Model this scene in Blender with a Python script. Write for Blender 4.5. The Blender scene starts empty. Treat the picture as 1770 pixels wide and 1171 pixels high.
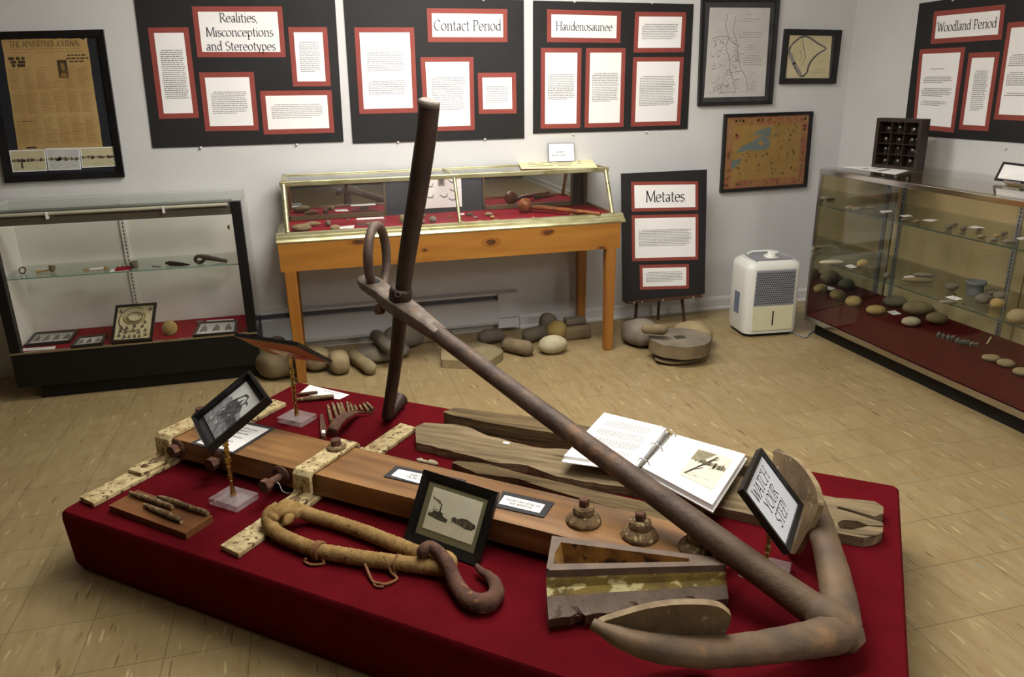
import bpy, bmesh, math, random
from mathutils import Vector, Matrix, noise
V = Vector
SC = bpy.context.scene
COL = SC.collection
rnd = random.Random(7)

# ------------------------------------------------------------------ camera
IW, IH, FPX = 1770.0, 1171.0, 1308.159
CAMZ = 1.49197
PITCH, ROLL, YAW = 0.3239, -0.0169, 0.2529
_f = V((math.sin(YAW) * math.cos(PITCH), math.cos(YAW) * math.cos(PITCH), -math.sin(PITCH)))
_r0 = V((math.cos(YAW), -math.sin(YAW), 0)); _u0 = _r0.cross(_f)
_r = _r0 * math.cos(ROLL) + _u0 * math.sin(ROLL)
_u = -_r0 * math.sin(ROLL) + _u0 * math.cos(ROLL)
EYE = V((0, 0, CAMZ))
cd = bpy.data.cameras.new('camera'); cam = bpy.data.objects.new('camera', cd); COL.objects.link(cam)
cd.sensor_fit = 'HORIZONTAL'; cd.sensor_width = 36.0; cd.lens = 36.0 * FPX / IW; cd.clip_start = 0.02
M3 = Matrix((_r, _u, -_f)).transposed()
cam.matrix_world = Matrix.Translation(EYE) @ M3.to_4x4()
SC.camera = cam

# ------------------------------------------------------------------ view, world, lamps
SC.view_settings.view_transform = 'Standard'; SC.view_settings.look = 'None'
SC.view_settings.gamma = 1.0; SC.view_settings.use_curve_mapping = False
SC.view_settings.exposure = 0.28
wd = bpy.data.worlds.new('room_air'); SC.world = wd; wd.use_nodes = True
wd.node_tree.nodes['Background'].inputs[0].default_value = (0.9, 0.93, 1.0, 1)
wd.node_tree.nodes['Background'].inputs[1].default_value = 0.02
CEIL = 2.5
LAMPS = [  # x, y, size x, size y, strength
    (0.80, 3.3, 1.2, 0.5, 18.0),
    (0.85, 1.9, 1.2, 0.5, 13.0),
    (2.60, -0.9, 0.5, 1.2, 14.0),  # unseen lamp added as fill for the heater and floor under the table
]

def on(px, py, o, n):
    "the point of the plane through o (normal n) that a surveyed sight line meets"
    d = _r * (px - IW / 2) - _u * (py - IH / 2) + _f * FPX
    return EYE + d * ((V(o) - EYE).dot(V(n)) / d.dot(V(n)))
def on_z(px, py, z): return on(px, py, (0, 0, z), (0, 0, 1))
def on_y(px, py, y): return on(px, py, (0, y, 0), (0, 1, 0))
def on_x(px, py, x): return on(px, py, (x, 0, 0), (1, 0, 0))

# ------------------------------------------------------------------ materials
def lin(c):
    def g(v):
        v /= 255.0
        return v / 12.92 if v <= 0.04045 else ((v + 0.055) / 1.055) ** 2.4
    return (g(c[0]), g(c[1]), g(c[2]), 1)
MATS = {}
def M(name, c, c2=None, c3=None, rough=0.6, metal=0.0, sc=(8, 8, 8), rot=0.0, lo=0.35, hi=0.65, t3=0.6, s3=None,
      bump=0.0, bsc=None, spec=0.4, detail=6):
    if name in MATS: return MATS[name]
    m = bpy.data.materials.new(name); MATS[name] = m; m.use_nodes = True
    nt = m.node_tree; N = nt.nodes; L = nt.links; b = N['Principled BSDF']
    b.inputs['Base Color'].default_value = lin(c); b.inputs['Roughness'].default_value = rough
    b.inputs['Metallic'].default_value = metal; b.inputs['Specular IOR Level'].default_value = spec
    if not (c2 or bump): return m
    tc = N.new('ShaderNodeTexCoord'); mp0 = N.new('ShaderNodeMapping'); mp0.inputs['Rotation'].default_value = (0, 0, rot)
    L.new(tc.outputs['Object'], mp0.inputs[0])
    def nz(scale, det=detail, off=(0, 0, 0)):
        mp = N.new('ShaderNodeMapping'); mp.inputs['Scale'].default_value = scale; mp.inputs['Location'].default_value = off
        L.new(mp0.outputs[0], mp.inputs[0])
        t = N.new('ShaderNodeTexNoise'); t.inputs['Scale'].default_value = 1.0; t.inputs['Detail'].default_value = det
        L.new(mp.outputs[0], t.inputs['Vector']); return t.outputs['Fac']
    def ramp(src, a, bb):
        r = N.new('ShaderNodeMapRange'); r.inputs['From Min'].default_value = a; r.inputs['From Max'].default_value = bb
        L.new(src, r.inputs['Value']); return r.outputs[0]
    def mix(f, a, bcol):
        x = N.new('ShaderNodeMix'); x.data_type = 'RGBA'; L.new(f, x.inputs['Factor'])
        if isinstance(a, tuple): x.inputs['A'].default_value = a
        else: L.new(a, x.inputs['A'])
        x.inputs['B'].default_value = bcol; return x.outputs['Result']
    col = None
    if c2:
        col = mix(ramp(nz(sc), lo, hi), lin(c), lin(c2))
        if c3:
            col = mix(ramp(nz(s3 or sc, off=(3.1, 7.7, 1.3)), t3, t3 + 0.06), col, lin(c3))
        L.new(col, b.inputs['Base Color'])
    if bump:
        bn = N.new('ShaderNodeBump'); bn.inputs['Strength'].default_value = bump; bn.inputs['Distance'].default_value = 0.004
        L.new(nz(bsc or tuple(s * 4 for s in sc), 8, (1, 2, 3)), bn.inputs['Height']); L.new(bn.outputs[0], b.inputs['Normal'])
    return m
def glass(name, tint=(250, 253, 251), ior=1.45, rough=0.0, milk=0.0):
    if name in MATS: return MATS[name]
    m = bpy.data.materials.new(name); MATS[name] = m; m.use_nodes = True
    nt = m.node_tree; N = nt.nodes; L = nt.links; N.remove(N['Principled BSDF'])
    tr = N.new('ShaderNodeBsdfTransparent'); tr.inputs[0].default_value = lin(tint)
    gl = N.new('ShaderNodeBsdfGlossy'); gl.inputs['Roughness'].default_value = rough
    f0 = ((ior - 1) / (ior + 1)) ** 2                      # Schlick's law, the same from both faces of a thin sheet
    lw = N.new('ShaderNodeLayerWeight'); lw.inputs['Blend'].default_value = 0.5
    pw = N.new('ShaderNodeMath'); pw.operation = 'POWER'; pw.inputs[1].default_value = 5.0; L.new(lw.outputs['Facing'], pw.inputs[0])
    fr = N.new('ShaderNodeMapRange'); fr.inputs['To Min'].default_value = f0; fr.inputs['To Max'].default_value = 1.0; L.new(pw.outputs[0], fr.inputs['Value'])
    mx = N.new('ShaderNodeMixShader'); L.new(fr.outputs[0], mx.inputs[0]); L.new(tr.outputs[0], mx.inputs[1]); L.new(gl.outputs[0], mx.inputs[2])
    if milk:
        df = N.new('ShaderNodeBsdfDiffuse'); df.inputs[0].default_value = (.85, .8, .8, 1); m2 = N.new('ShaderNodeMixShader'); m2.inputs[0].default_value = milk
        L.new(mx.outputs[0], m2.inputs[1]); L.new(df.outputs[0], m2.inputs[2]); mx = m2
    L.new(mx.outputs[0], N['Material Output'].inputs['Surface']); return m
def floor_mat():
    m = bpy.data.materials.new('vinyl_tile'); m.use_nodes = True
    nt = m.node_tree; N = nt.nodes; L = nt.links; b = N['Principled BSDF']
    tc = N.new('ShaderNodeTexCoord')
    def mapn(loc, sc):
        mp = N.new('ShaderNodeMapping'); mp.inputs['Location'].default_value = loc; mp.inputs['Scale'].default_value = sc
        L.new(tc.outputs['Object'], mp.inputs[0]); return mp.outputs[0]
    def nz(v, det=3, rough=0.5):
        t = N.new('ShaderNodeTexNoise'); t.inputs['Scale'].default_value = 1; t.inputs['Detail'].default_value = det
        t.inputs['Roughness'].default_value = rough; L.new(v, t.inputs['Vector']); return t.outputs['Fac']
    def rng(s, a, bb):
        r = N.new('ShaderNodeMapRange'); r.inputs['From Min'].default_value = a; r.inputs['From Max'].default_value = bb; L.new(s, r.inputs['Value']); return r.outputs[0]
    def mix(f, a, bcol):
        x = N.new('ShaderNodeMix'); x.data_type = 'RGBA'; L.new(f, x.inputs['Factor'])
        if isinstance(a, tuple): x.inputs['A'].default_value = a
        else: L.new(a, x.inputs['A'])
        if isinstance(bcol, tuple): x.inputs['B'].default_value = bcol
        else: L.new(bcol, x.inputs['B'])
        return x.outputs['Result']
    def mth(op, a, bb):
        x = N.new('ShaderNodeMath'); x.operation = op
        for i, q in enumerate((a, bb)):
            if isinstance(q, (int, float)): x.inputs[i].default_value = q
            else: L.new(q, x.inputs[i])
        return x.outputs[0]
    TX, TY = 0.2295, 0.2330
    ox, oy = 1.6558, 1.4509
    sx = N.new('ShaderNodeSeparateXYZ'); L.new(mapn((-ox / TX + 40, -oy / TY + 40, 0), (1 / TX, 1 / TY, 1)), sx.inputs[0])
    fx = mth('FRACT', sx.outputs[0], 0); fy = mth('FRACT', sx.outputs[1], 0)
    dx = mth('MINIMUM', fx, mth('SUBTRACT', 1.0, fx)); dy = mth('MINIMUM', fy, mth('SUBTRACT', 1.0, fy))
    d = mth('MINIMUM', dx, dy)
    seam = rng(d, 0.009, 0.003)
    cx = N.new('ShaderNodeCombineXYZ'); L.new(mth('FLOOR', sx.outputs[0], 0), cx.inputs[0]); L.new(mth('FLOOR', sx.outputs[1], 0), cx.inputs[1])
    wn = N.new('ShaderNodeTexWhiteNoise'); L.new(cx.outputs[0], wn.inputs['Vector'])
    base = mix(wn.outputs['Value'], lin((162, 142, 104)), lin((153, 133, 96)))
    base = mix(rng(nz(mapn((0, 0, 0), (26, 7, 1))), 0.35, 0.7), base, lin((146, 124, 85)))
    base = mix(mth('MULTIPLY', rng(nz(mapn((2, 3, 0), (62, 9, 1)), 2, 0.4), 0.665, 0.72), 0.8), base, lin((188, 170, 126)))
    base = mix(mth('MULTIPLY', rng(nz(mapn((7, 1, 0), (60, 9, 1)), 2, 0.4), 0.67, 0.73), 0.75), base, lin((104, 78, 50)))
    base = mix(mth('MULTIPLY', rng(nz(mapn((4, 9, 0), (50, 9, 1)), 2, 0.4), 0.715, 0.76), 0.6), base, lin((130, 142, 128)))
    base = mix(mth('MULTIPLY', rng(nz(mapn((1, 2, 0), (2.2, 2.2, 1)), 4), 0.6, 0.8), 0.35), base, lin((112, 90, 58)))
    base = mix(mth('MULTIPLY', seam, 0.6), base, lin((70, 54, 34)))
    L.new(base, b.inputs['Base Color'])
    b.inputs['Roughness'].default_value = 0.38; b.inputs['Specular IOR Level'].default_value = 0.35
    bn = N.new('ShaderNodeBump'); bn.inputs['Strength'].default_value = 0.12; bn.inputs['Distance'].default_value = 0.002
    L.new(nz(mapn((0, 0, 0), (18, 18, 18)), 5), bn.inputs['Height']); L.new(bn.outputs[0], b.inputs['Normal'])
    return m

WALL = M('wall_paint', (214, 213, 212), (208, 207, 207), rough=0.75, sc=(3, 3, 3), bump=0.05, bsc=(90, 90, 90), spec=0.2)
CEILM = M('ceiling_tile', (215, 214, 208), (205, 204, 198), rough=0.9, sc=(30, 30, 30))
TRIM = M('trim_paint', (212, 211, 212), rough=0.5)
BLACK = M('black_foam_board', (33, 31, 31), (28, 27, 27), rough=0.7, sc=(4, 4, 4))
RUST_RED = M('brick_red_card', (148, 70, 60), (142, 65, 56), rough=0.7, sc=(12, 12, 12))
PAPER = M('white_paper', (246, 244, 242), rough=0.7)
INK = M('black_ink', (40, 38, 40), rough=0.9, spec=.1)
GREYINK = M('grey_small_print', (132, 129, 129), rough=0.8)
DARKPRINT = M('dark_small_print', (106, 103, 103), rough=0.8)
BLKFRAME = M('black_lacquer', (22, 20, 20), (30, 28, 28), rough=0.35, sc=(20, 20, 20))
NAVY = M('dark_blue_mat', (36, 37, 44), rough=0.8)
GLASS = glass('clear_glass', (254, 254, 253)); PICGLASS = glass('picture_glass', (255, 255, 255), ior=1.25)
SHELFG = glass('shelf_glass', (246, 251, 248), 1.4)
GEDGE = M('green_glass_edge', (120, 158, 148), rough=0.2)
ACRYL = glass('clear_acrylic', (252, 248, 248), 1.5, 0, .06)
ACEDGE = glass('acrylic_edge', (250, 244, 245), 1.6, 0.05, .17)
FELT = M('crimson_felt', (140, 22, 40), (128, 18, 34), rough=0.95, sc=(30, 30, 30), bump=0.2, bsc=(300, 300, 300), spec=0.1)
CARPET = M('red_carpet', (100, 12, 21), (88, 9, 17), rough=0.95, sc=(10, 10, 10), lo=0.3, hi=0.7, bump=0.5, bsc=(420, 420, 420), spec=0.08)
PINE = M('honey_pine', (170, 116, 48), (150, 98, 36), (112, 66, 24), rough=0.38, sc=(2, 14, 26), t3=0.74, s3=(3.2, 8, 7.5), spec=0.5)
PINELEG = M('honey_pine_leg', (162, 108, 44), (146, 92, 34), rough=0.38, sc=(26, 26, 2.5), spec=0.5)
BRASS = M('worn_brass', (198, 194, 158), (168, 160, 116), (104, 100, 66), rough=0.36, metal=0.75, sc=(9, 9, 26), t3=0.66)
CHROME = M('chrome', (190, 186, 180), rough=0.14, metal=1.0)
STEEL = M('shelf_standard_steel', (165, 165, 165), rough=0.35, metal=0.7)
MIRROR = M('mirror_silver', (205, 210, 210), rough=0.015, metal=1.0)
CREAM = M('shaded_cream_panel', (176, 156, 116), (164, 144, 104), rough=0.6, sc=(5, 5, 5))  # cream darkened, the right case's dim inside is put into the colour
WHITEP = M('white_back_panel', (232, 226, 218), (226, 220, 211), rough=0.7, sc=(5, 5, 5))
BLKLAM = M('black_laminate', (14, 13, 14), rough=0.45)
TOEK = M('black_toe_kick', (12, 11, 11), rough=0.6)
IRON = M('forged_iron', (102, 83, 71), (76, 63, 57), (122, 92, 68), rough=0.62, metal=0.25, sc=(14, 14, 14), t3=0.62, s3=(9, 9, 9), bump=0.6, bsc=(60, 60, 60))
IRONPALE = M('worn_grey_iron', (122, 109, 97), (86, 73, 63), (110, 78, 50), rough=0.6, metal=0.2, sc=(22, 22, 22), t3=0.62, bump=0.5, bsc=(70, 70, 70))
CROWN = M('brown_weathered_iron', (124, 100, 76), (94, 78, 64), (146, 114, 80), rough=0.65, metal=0.15, sc=(10, 10, 10), t3=0.6, s3=(7, 7, 7), bump=0.6, bsc=(50, 50, 50))
PALM = M('mottled_palm_iron', (128, 106, 76), (98, 81, 58), (170, 152, 118), rough=0.7, metal=0.1, sc=(12, 12, 12), t3=0.64, s3=(24, 24, 24), bump=0.6, bsc=(60, 60, 60))
DARKIRON = M('dark_oiled_iron', (66, 50, 43), (48, 36, 32), (90, 62, 44), rough=0.5, metal=0.3, sc=(20, 20, 8), t3=0.68, bump=0.4, bsc=(60, 60, 30))
RUSTY = M('rusty_iron', (104, 70, 52), (78, 52, 42), (140, 96, 62), rough=0.8, sc=(30, 30, 30), t3=0.6, bump=0.7, bsc=(120, 120, 120))
FLAKY = M('flaking_cream_rust', (136, 112, 78), (98, 74, 52), (188, 168, 126), rough=0.85, sc=(50, 50, 50), t3=0.59, s3=(60, 60, 60), bump=0.8, bsc=(200, 200, 200))
CREAMIRON = M('cream_painted_iron', (208, 190, 142), (168, 142, 98), (100, 70, 44), rough=0.65, sc=(34, 34, 34), lo=.42, hi=.68, t3=0.565, s3=(58, 58, 58), bump=0.5, bsc=(90, 90, 90))
BEAMROT = math.atan2(0.6584, 0.7527)
BEAM = M('oiled_timber', (156, 114, 68), (116, 80, 44), (78, 54, 32), rough=0.42, sc=(2.2, 22, 22), rot=BEAMROT, t3=0.68, s3=(1.2, 14, 14), bump=0.2, bsc=(5, 60, 60), spec=0.4)
GREYWOOD = M('weathered_plank', (142, 124, 96), (104, 89, 66), (60, 49, 36), rough=0.85, sc=(4, 42, 42), rot=BEAMROT - 0.12, t3=0.63, s3=(3, 30, 30), bump=0.8, bsc=(8, 110, 110), spec=0.15)
DARKWOOD = M('dark_weathered_plank', (118, 100, 70), (82, 68, 48), (50, 40, 30), rough=0.85, sc=(4, 42, 42), rot=BEAMROT - 0.12, t3=0.63, s3=(3, 30, 30), bump=0.8, bsc=(8, 110, 110), spec=0.15)
PLAQUE = M('walnut_plaque', (128, 82, 46), (112, 68, 36), rough=0.55, sc=(3, 40, 40), rot=BEAMROT)
ROPE = M('twine_served_rope', (164, 134, 86), (138, 108, 66), (108, 82, 50), rough=0.9, sc=(40, 40, 40), t3=0.64, bump=0.6, bsc=(150, 150, 150), spec=0.1)
TWINE = M('brown_twine', (142, 98, 62), (120, 80, 50), rough=0.9, sc=(60, 60, 60))
GOLD = M('polished_brass', (216, 192, 126), (190, 162, 96), rough=0.24, metal=1.0, sc=(20, 20, 20))
STONE = [M('stone_grey', (132, 122, 106), (108, 100, 88), rough=0.85, sc=(9, 9, 9), bump=0.4, bsc=(60, 60, 60), spec=0.15),
         M('stone_tan', (158, 140, 106), (132, 118, 90), rough=0.85, sc=(9, 9, 9), bump=0.4, bsc=(60, 60, 60), spec=0.15),
         M('stone_brown', (134, 118, 90), (110, 96, 74), rough=0.85, sc=(9, 9, 9), bump=0.4, bsc=(60, 60, 60), spec=0.15),
         M('stone_dark', (116, 108, 92), (94, 88, 76), rough=0.8, sc=(9, 9, 9), bump=0.4, bsc=(60, 60, 60), spec=0.15),
         M('stone_pale', (188, 178, 150), (166, 154, 126), rough=0.85, sc=(12, 12, 12), bump=0.3, bsc=(60, 60, 60), spec=0.15),
         M('stone_yellow', (176, 152, 96), (150, 126, 76), rough=0.85, sc=(9, 9, 9), bump=0.4, bsc=(60, 60, 60), spec=0.15),
         M('flint_dark', (92, 93, 94), (120, 120, 116), rough=0.5, sc=(40, 40, 40))]
CLUB = M('burnished_club_wood', (150, 86, 44), (104, 58, 30), rough=0.32, sc=(20, 20, 20))
EASEL = M('dark_easel_wood', (84, 56, 36), (66, 44, 30), rough=0.5, sc=(30, 30, 4))
CASEWHITE = M('white_plastic', (222, 222, 214), rough=0.35)
CASECREAM = M('cream_plastic', (220, 216, 182), rough=0.4)
CASEGREY = M('grey_plastic', (138, 140, 146), rough=0.5)
DKGREY = M('dark_recess', (46, 47, 50), rough=0.8)
SLOTB = M('black_slot', (25, 25, 24), rough=0.7)
BOND = M('aged_newsprint', (190, 160, 106), (178, 145, 90), rough=0.85, sc=(7, 7, 5))
NEWSINK = M('faded_newsprint_ink', (138, 106, 60), rough=0.85)
NEWSDARK = M('newsprint_photo_ink', (74, 60, 38), rough=0.85)
SEPIA = M('sepia_print', (206, 198, 162), (198, 190, 152), rough=0.6, sc=(10, 10, 10))
SEPGREY = M('silver_print', (206, 206, 202), (190, 190, 188), rough=0.6, sc=(10, 10, 10))
SEPMID = M('sepia_midtone', (150, 142, 112), (130, 122, 96), rough=0.7, sc=(40, 40, 40))
SEPDARK = M('sepia_shadow_tone', (70, 64, 50), (90, 84, 66), rough=0.7, sc=(60, 60, 60))
OLIVE = M('olive_mat_board', (122, 117, 86), rough=0.8)
MAPPAPER = M('pale_map_paper', (206, 202, 196), (196, 192, 186), rough=0.8, sc=(8, 8, 8))
MAPCREAM = M('cream_map_paper', (212, 200, 160), (204, 190, 148), rough=0.8, sc=(8, 8, 8))
MAPLINE = M('grey_map_line', (146, 142, 136), rough=0.8)
MAPGOLD = M('ochre_map_paper', (158, 126, 66), (148, 116, 58), rough=0.8, sc=(14, 14, 14))
MAPRED = M('faded_red_border', (148, 88, 62), (150, 108, 66), rough=0.8, sc=(24, 24, 24), lo=0.45, hi=0.5)
MAPBLUE = M('slate_blue_water', (104, 116, 112), rough=0.8)
MAPDARK = M('dark_map_figure', (104, 78, 36), rough=0.8)
MANILA = M('cream_document_paper', (230, 218, 168), rough=0.75)
BACKOR = M('orange_backing_board', (188, 112, 58), (172, 98, 48), rough=0.7, sc=(14, 14, 14))
SIGNBLK = M('dark_grey_card', (58, 58, 60), rough=0.8)
COINBOX = M('dark_brown_box', (52, 36, 28), (42, 30, 24), rough=0.5, sc=(20, 20, 20))
COIN = M('dull_silver', (170, 162, 148), rough=0.4, metal=0.6)
STRING = M('white_string', (225, 222, 214), rough=0.9)
TUBEW = M('lamp_tube_glass', (176, 172, 152), rough=0.25)

# ------------------------------------------------------------------ mesh building
_ico = {}
def ico(n):
    if n not in _ico:
        b = bmesh.new(); bmesh.ops.create_icosphere(b, subdivisions=n, radius=1.0)
        b.verts.ensure_lookup_table()
        _ico[n] = ([v.co.copy() for v in b.verts], [[v.index for v in f.verts] for f in b.faces]); b.free()
    return _ico[n]
def frame_of(d, ref=(0, 0, 1)):
    d = V(d).normalized(); r = V(ref)
    if abs(d.dot(r)) > 0.95: r = V((1, 0, 0))
    x = r.cross(d).normalized(); return x, d.cross(x)
class MB:
    def __init__(s): s.v = []; s.f = []; s.mi = []; s.sm = []; s.mats = []
    def add(s, vs, fs, mat, smooth=False):
        if mat not in s.mats: s.mats.append(mat)
        k = s.mats.index(mat); n = len(s.v); s.v += [V(p) for p in vs]
        for f in fs: s.f.append([i + n for i in f]); s.mi.append(k); s.sm.append(smooth)
        return s
    def hexa(s, p, mat):   # p: 4 bottom (ccw from above), 4 top
        return s.add(p, [(3, 2, 1, 0), (4, 5, 6, 7), (0, 1, 5, 4), (1, 2, 6, 5), (2, 3, 7, 6), (3, 0, 4, 7)], mat)
    def box(s, a, b, mat):
        x0, y0, z0 = (min(a[i], b[i]) for i in range(3)); x1, y1, z1 = (max(a[i], b[i]) for i in range(3))
        return s.hexa([(x0, y0, z0), (x1, y0, z0), (x1, y1, z0), (x0, y1, z0), (x0, y0, z1), (x1, y0, z1), (x1, y1, z1), (x0, y1, z1)], mat)
    def obox(s, c, ax, ay, az, mat):  # centre and half axes
        c = V(c); ax = V(ax); ay = V(ay); az = V(az)
        if ax.cross(ay).dot(az) < 0: az = -az
        q = [(-1, -1), (1, -1), (1, 1), (-1, 1)]
        return s.hexa([c + ax * i + ay * j + az * k for k in (-1, 1) for i, j in q], mat)
    def prism(s, poly, vec, mat, side=None, smooth=False):
        n = len(poly); poly = [V(p) for p in poly]; vec = V(vec)
        nr = sum(((poly[i] - poly[0]).cross(poly[(i + 1) % n] - poly[0]) for i in range(n)), V((0, 0, 0)))
        if nr.dot(vec) < 0: poly = poly[::-1]
        s.add(poly + [p + vec for p in poly], [list(range(n))[::-1], list(range(n, 2 * n))], mat)
        return s.add(poly + [p + vec for p in poly], [(i, (i + 1) % n, n + (i + 1) % n, n + i) for i in range(n)], side or mat, smooth)
    def tube(s, pts, rad, mat, seg=12, closed=False, flat=1.0, ref=(0, 0, 1), rough=0.0, smooth=True, fr=6.0):
        pts = [V(p) for p in pts]; n = len(pts)
        if not isinstance(rad, (list, tuple)): rad = [rad] * n
        vs = []; x = None
        for i in range(n):
            if closed: d = pts[(i + 1) % n] - pts[i - 1]
            else: d = pts[min(i + 1, n - 1)] - pts[max(i - 1, 0)]
            d.normalize()
            if x is None: x, y = frame_of(d, ref)
            else:
                x = (x - d * x.dot(d)).normalized(); y = d.cross(x)
            for k in range(seg):
                a = 2 * math.pi * k / seg
                o = x * (math.cos(a) * rad[i]) + y * (math.sin(a) * rad[i] * flat)
                p = pts[i] + o
                if rough: p += o.normalized() * noise.noise(p * fr * 4) * rough
                vs.append(p)
        fs = []
        for i in range(n if closed else n - 1):
            j = (i + 1) % n
            for k in range(seg):
                l = (k + 1) % seg; fs.append((i * seg + k, i * seg + l, j * seg + l, j * seg + k))
        s.add(vs, fs, mat, smooth)
        if not closed:
            s.add(vs[:seg], [list(range(seg))[::-1]], mat); s.add(vs[-seg:], [list(range(seg))], mat)
        return s
    def lathe(s, prof, o, mat, axis=(0, 0, 1), seg=24, smooth=True):   # prof: (r, h)
        o = V(o); ax = V(axis).normalized(); x, y = frame_of(ax)
        vs = []; n = len(prof)
        for r, h in prof:
            for k in range(seg):
                a = 2 * math.pi * k / seg
                vs.append(o + ax * h + (x * math.cos(a) + y * math.sin(a)) * max(r, 1e-5))
        fs = [(i * seg + k, i * seg + (k + 1) % seg, (i + 1) * seg + (k + 1) % seg, (i + 1) * seg + k) for i in range(n - 1) for k in range(seg)]
        s.add(vs, fs, mat, smooth)
        s.add(vs[:seg], [list(range(seg))[::-1]], mat); s.add(vs[-seg:], [list(range(seg))], mat); return s
    def blob(s, c, r, mat, ang=0.0, amp=0.08, seed=0, n=3, e=1.0, tilt=0.0, fr=1.3):
        vs, fs = ico(n); R = Matrix.Rotation(ang, 3, 'Z') @ Matrix.Rotation(tilt, 3, 'Y'); out = []
        for p in vs:
            q = V([math.copysign(abs(t) ** e, t) for t in p])
            k = 1 + amp * noise.noise(p * fr + V((seed * 3.7, seed * 1.3, seed * 2.1))) + amp * 0.3 * noise.noise(p * fr * 4 + V((seed, 0, seed)))
            out.append(V(c) + R @ V((q.x * r[0] * k, q.y * r[1] * k, q.z * r[2] * k)))
        return s.add(out, fs, mat, True)
    def capsule(s, a, b, r, mat, seg=14, rough=0.002, r2=None):
        a = V(a); b = V(b); d = (b - a); L = d.length; d.normalize(); r2 = r2 or r; pts = []; rr = []
        for t in (0.02, 0.15, 0.4, 0.75, 1.0): pts.append(a + d * r * (1 - math.cos(t * math.pi / 2)) ); rr.append(r * math.sin(t * math.pi / 2))
        for t in (0.3, 0.5, 0.7): pts.append(a + d * (L * t)); rr.append(r + (r2 - r) * t)
        for t in (1.0, 0.75, 0.4, 0.15, 0.02): pts.append(b - d * r2 * (1 - math.cos(t * math.pi / 2))); rr.append(r2 * math.sin(t * math.pi / 2))
        return s.tube(pts, rr, mat, seg, rough=rough)
    def build(s, name, parent=None, bevel=0.0, kind=None):
        me = bpy.data.meshes.new(name); base = V((0, 0, 0))
        if parent is not None:
            p = parent
            while p: base = base + V(p.location); p = p.parent
        else:
            lo = V([min(v[i] for v in s.v) for i in range(3)]); hi = V([max(v[i] for v in s.v) for i in range(3)])
            base = V(((lo.x + hi.x) / 2, (lo.y + hi.y) / 2, lo.z))
        me.from_pydata([v - base for v in s.v], [], s.f)
        for m in s.mats: me.materials.append(m)
        for p, k, sm in zip(me.polygons, s.mi, s.sm): p.material_index = k; p.use_smooth = sm
        me.update()
        o = bpy.data.objects.new(name, me); COL.objects.link(o)
        if parent is not None: o.parent = parent
        else: o.location = base
        if bevel:
            w = o.modifiers.new('bevel', 'BEVEL'); w.width = bevel; w.segments = 2; w.limit_method = 'ANGLE'; w.angle_limit = math.radians(40)
        if kind: o['kind'] = kind
        return o
def tag(o, label, cat, group=None, kind=None):
    o['label'] = label; o['category'] = cat
    if group: o['group'] = group
    if kind: o['kind'] = kind
    return o
def thing(name, loc, label, cat, group=None):
    o = bpy.data.objects.new(name, None); COL.objects.link(o); o.location = V(loc); o.empty_display_size = 0.05
    return tag(o, label, cat, group)
def struct(name, mb, bevel=0.0): return mb.build(name, None, bevel, 'structure')
def smooth_path(pts, n=6, closed=False):
    pts = [V(p) for p in pts]; out = []; m = len(pts)
    for i in range(m if closed else m - 1):
        g = lambda k: pts[k % m] if closed else pts[max(0, min(m - 1, k))]
        a, b, c, d = g(i - 1), g(i), g(i + 1), g(i + 2)
        for j in range(n):
            t = j / n
            out.append(0.5 * ((2 * b) + (c - a) * t + (2 * a - 5 * b + 4 * c - d) * t * t + (3 * b - a - 3 * c + d) * t ** 3))
    if not closed: out.append(pts[-1])
    return out
def interp(vals, n):
    out = []
    for i in range(n):
        t = i / (n - 1) * (len(vals) - 1); k = min(int(t), len(vals) - 2); out.append(vals[k] + (vals[k + 1] - vals[k]) * (t - k))
    return out

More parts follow.
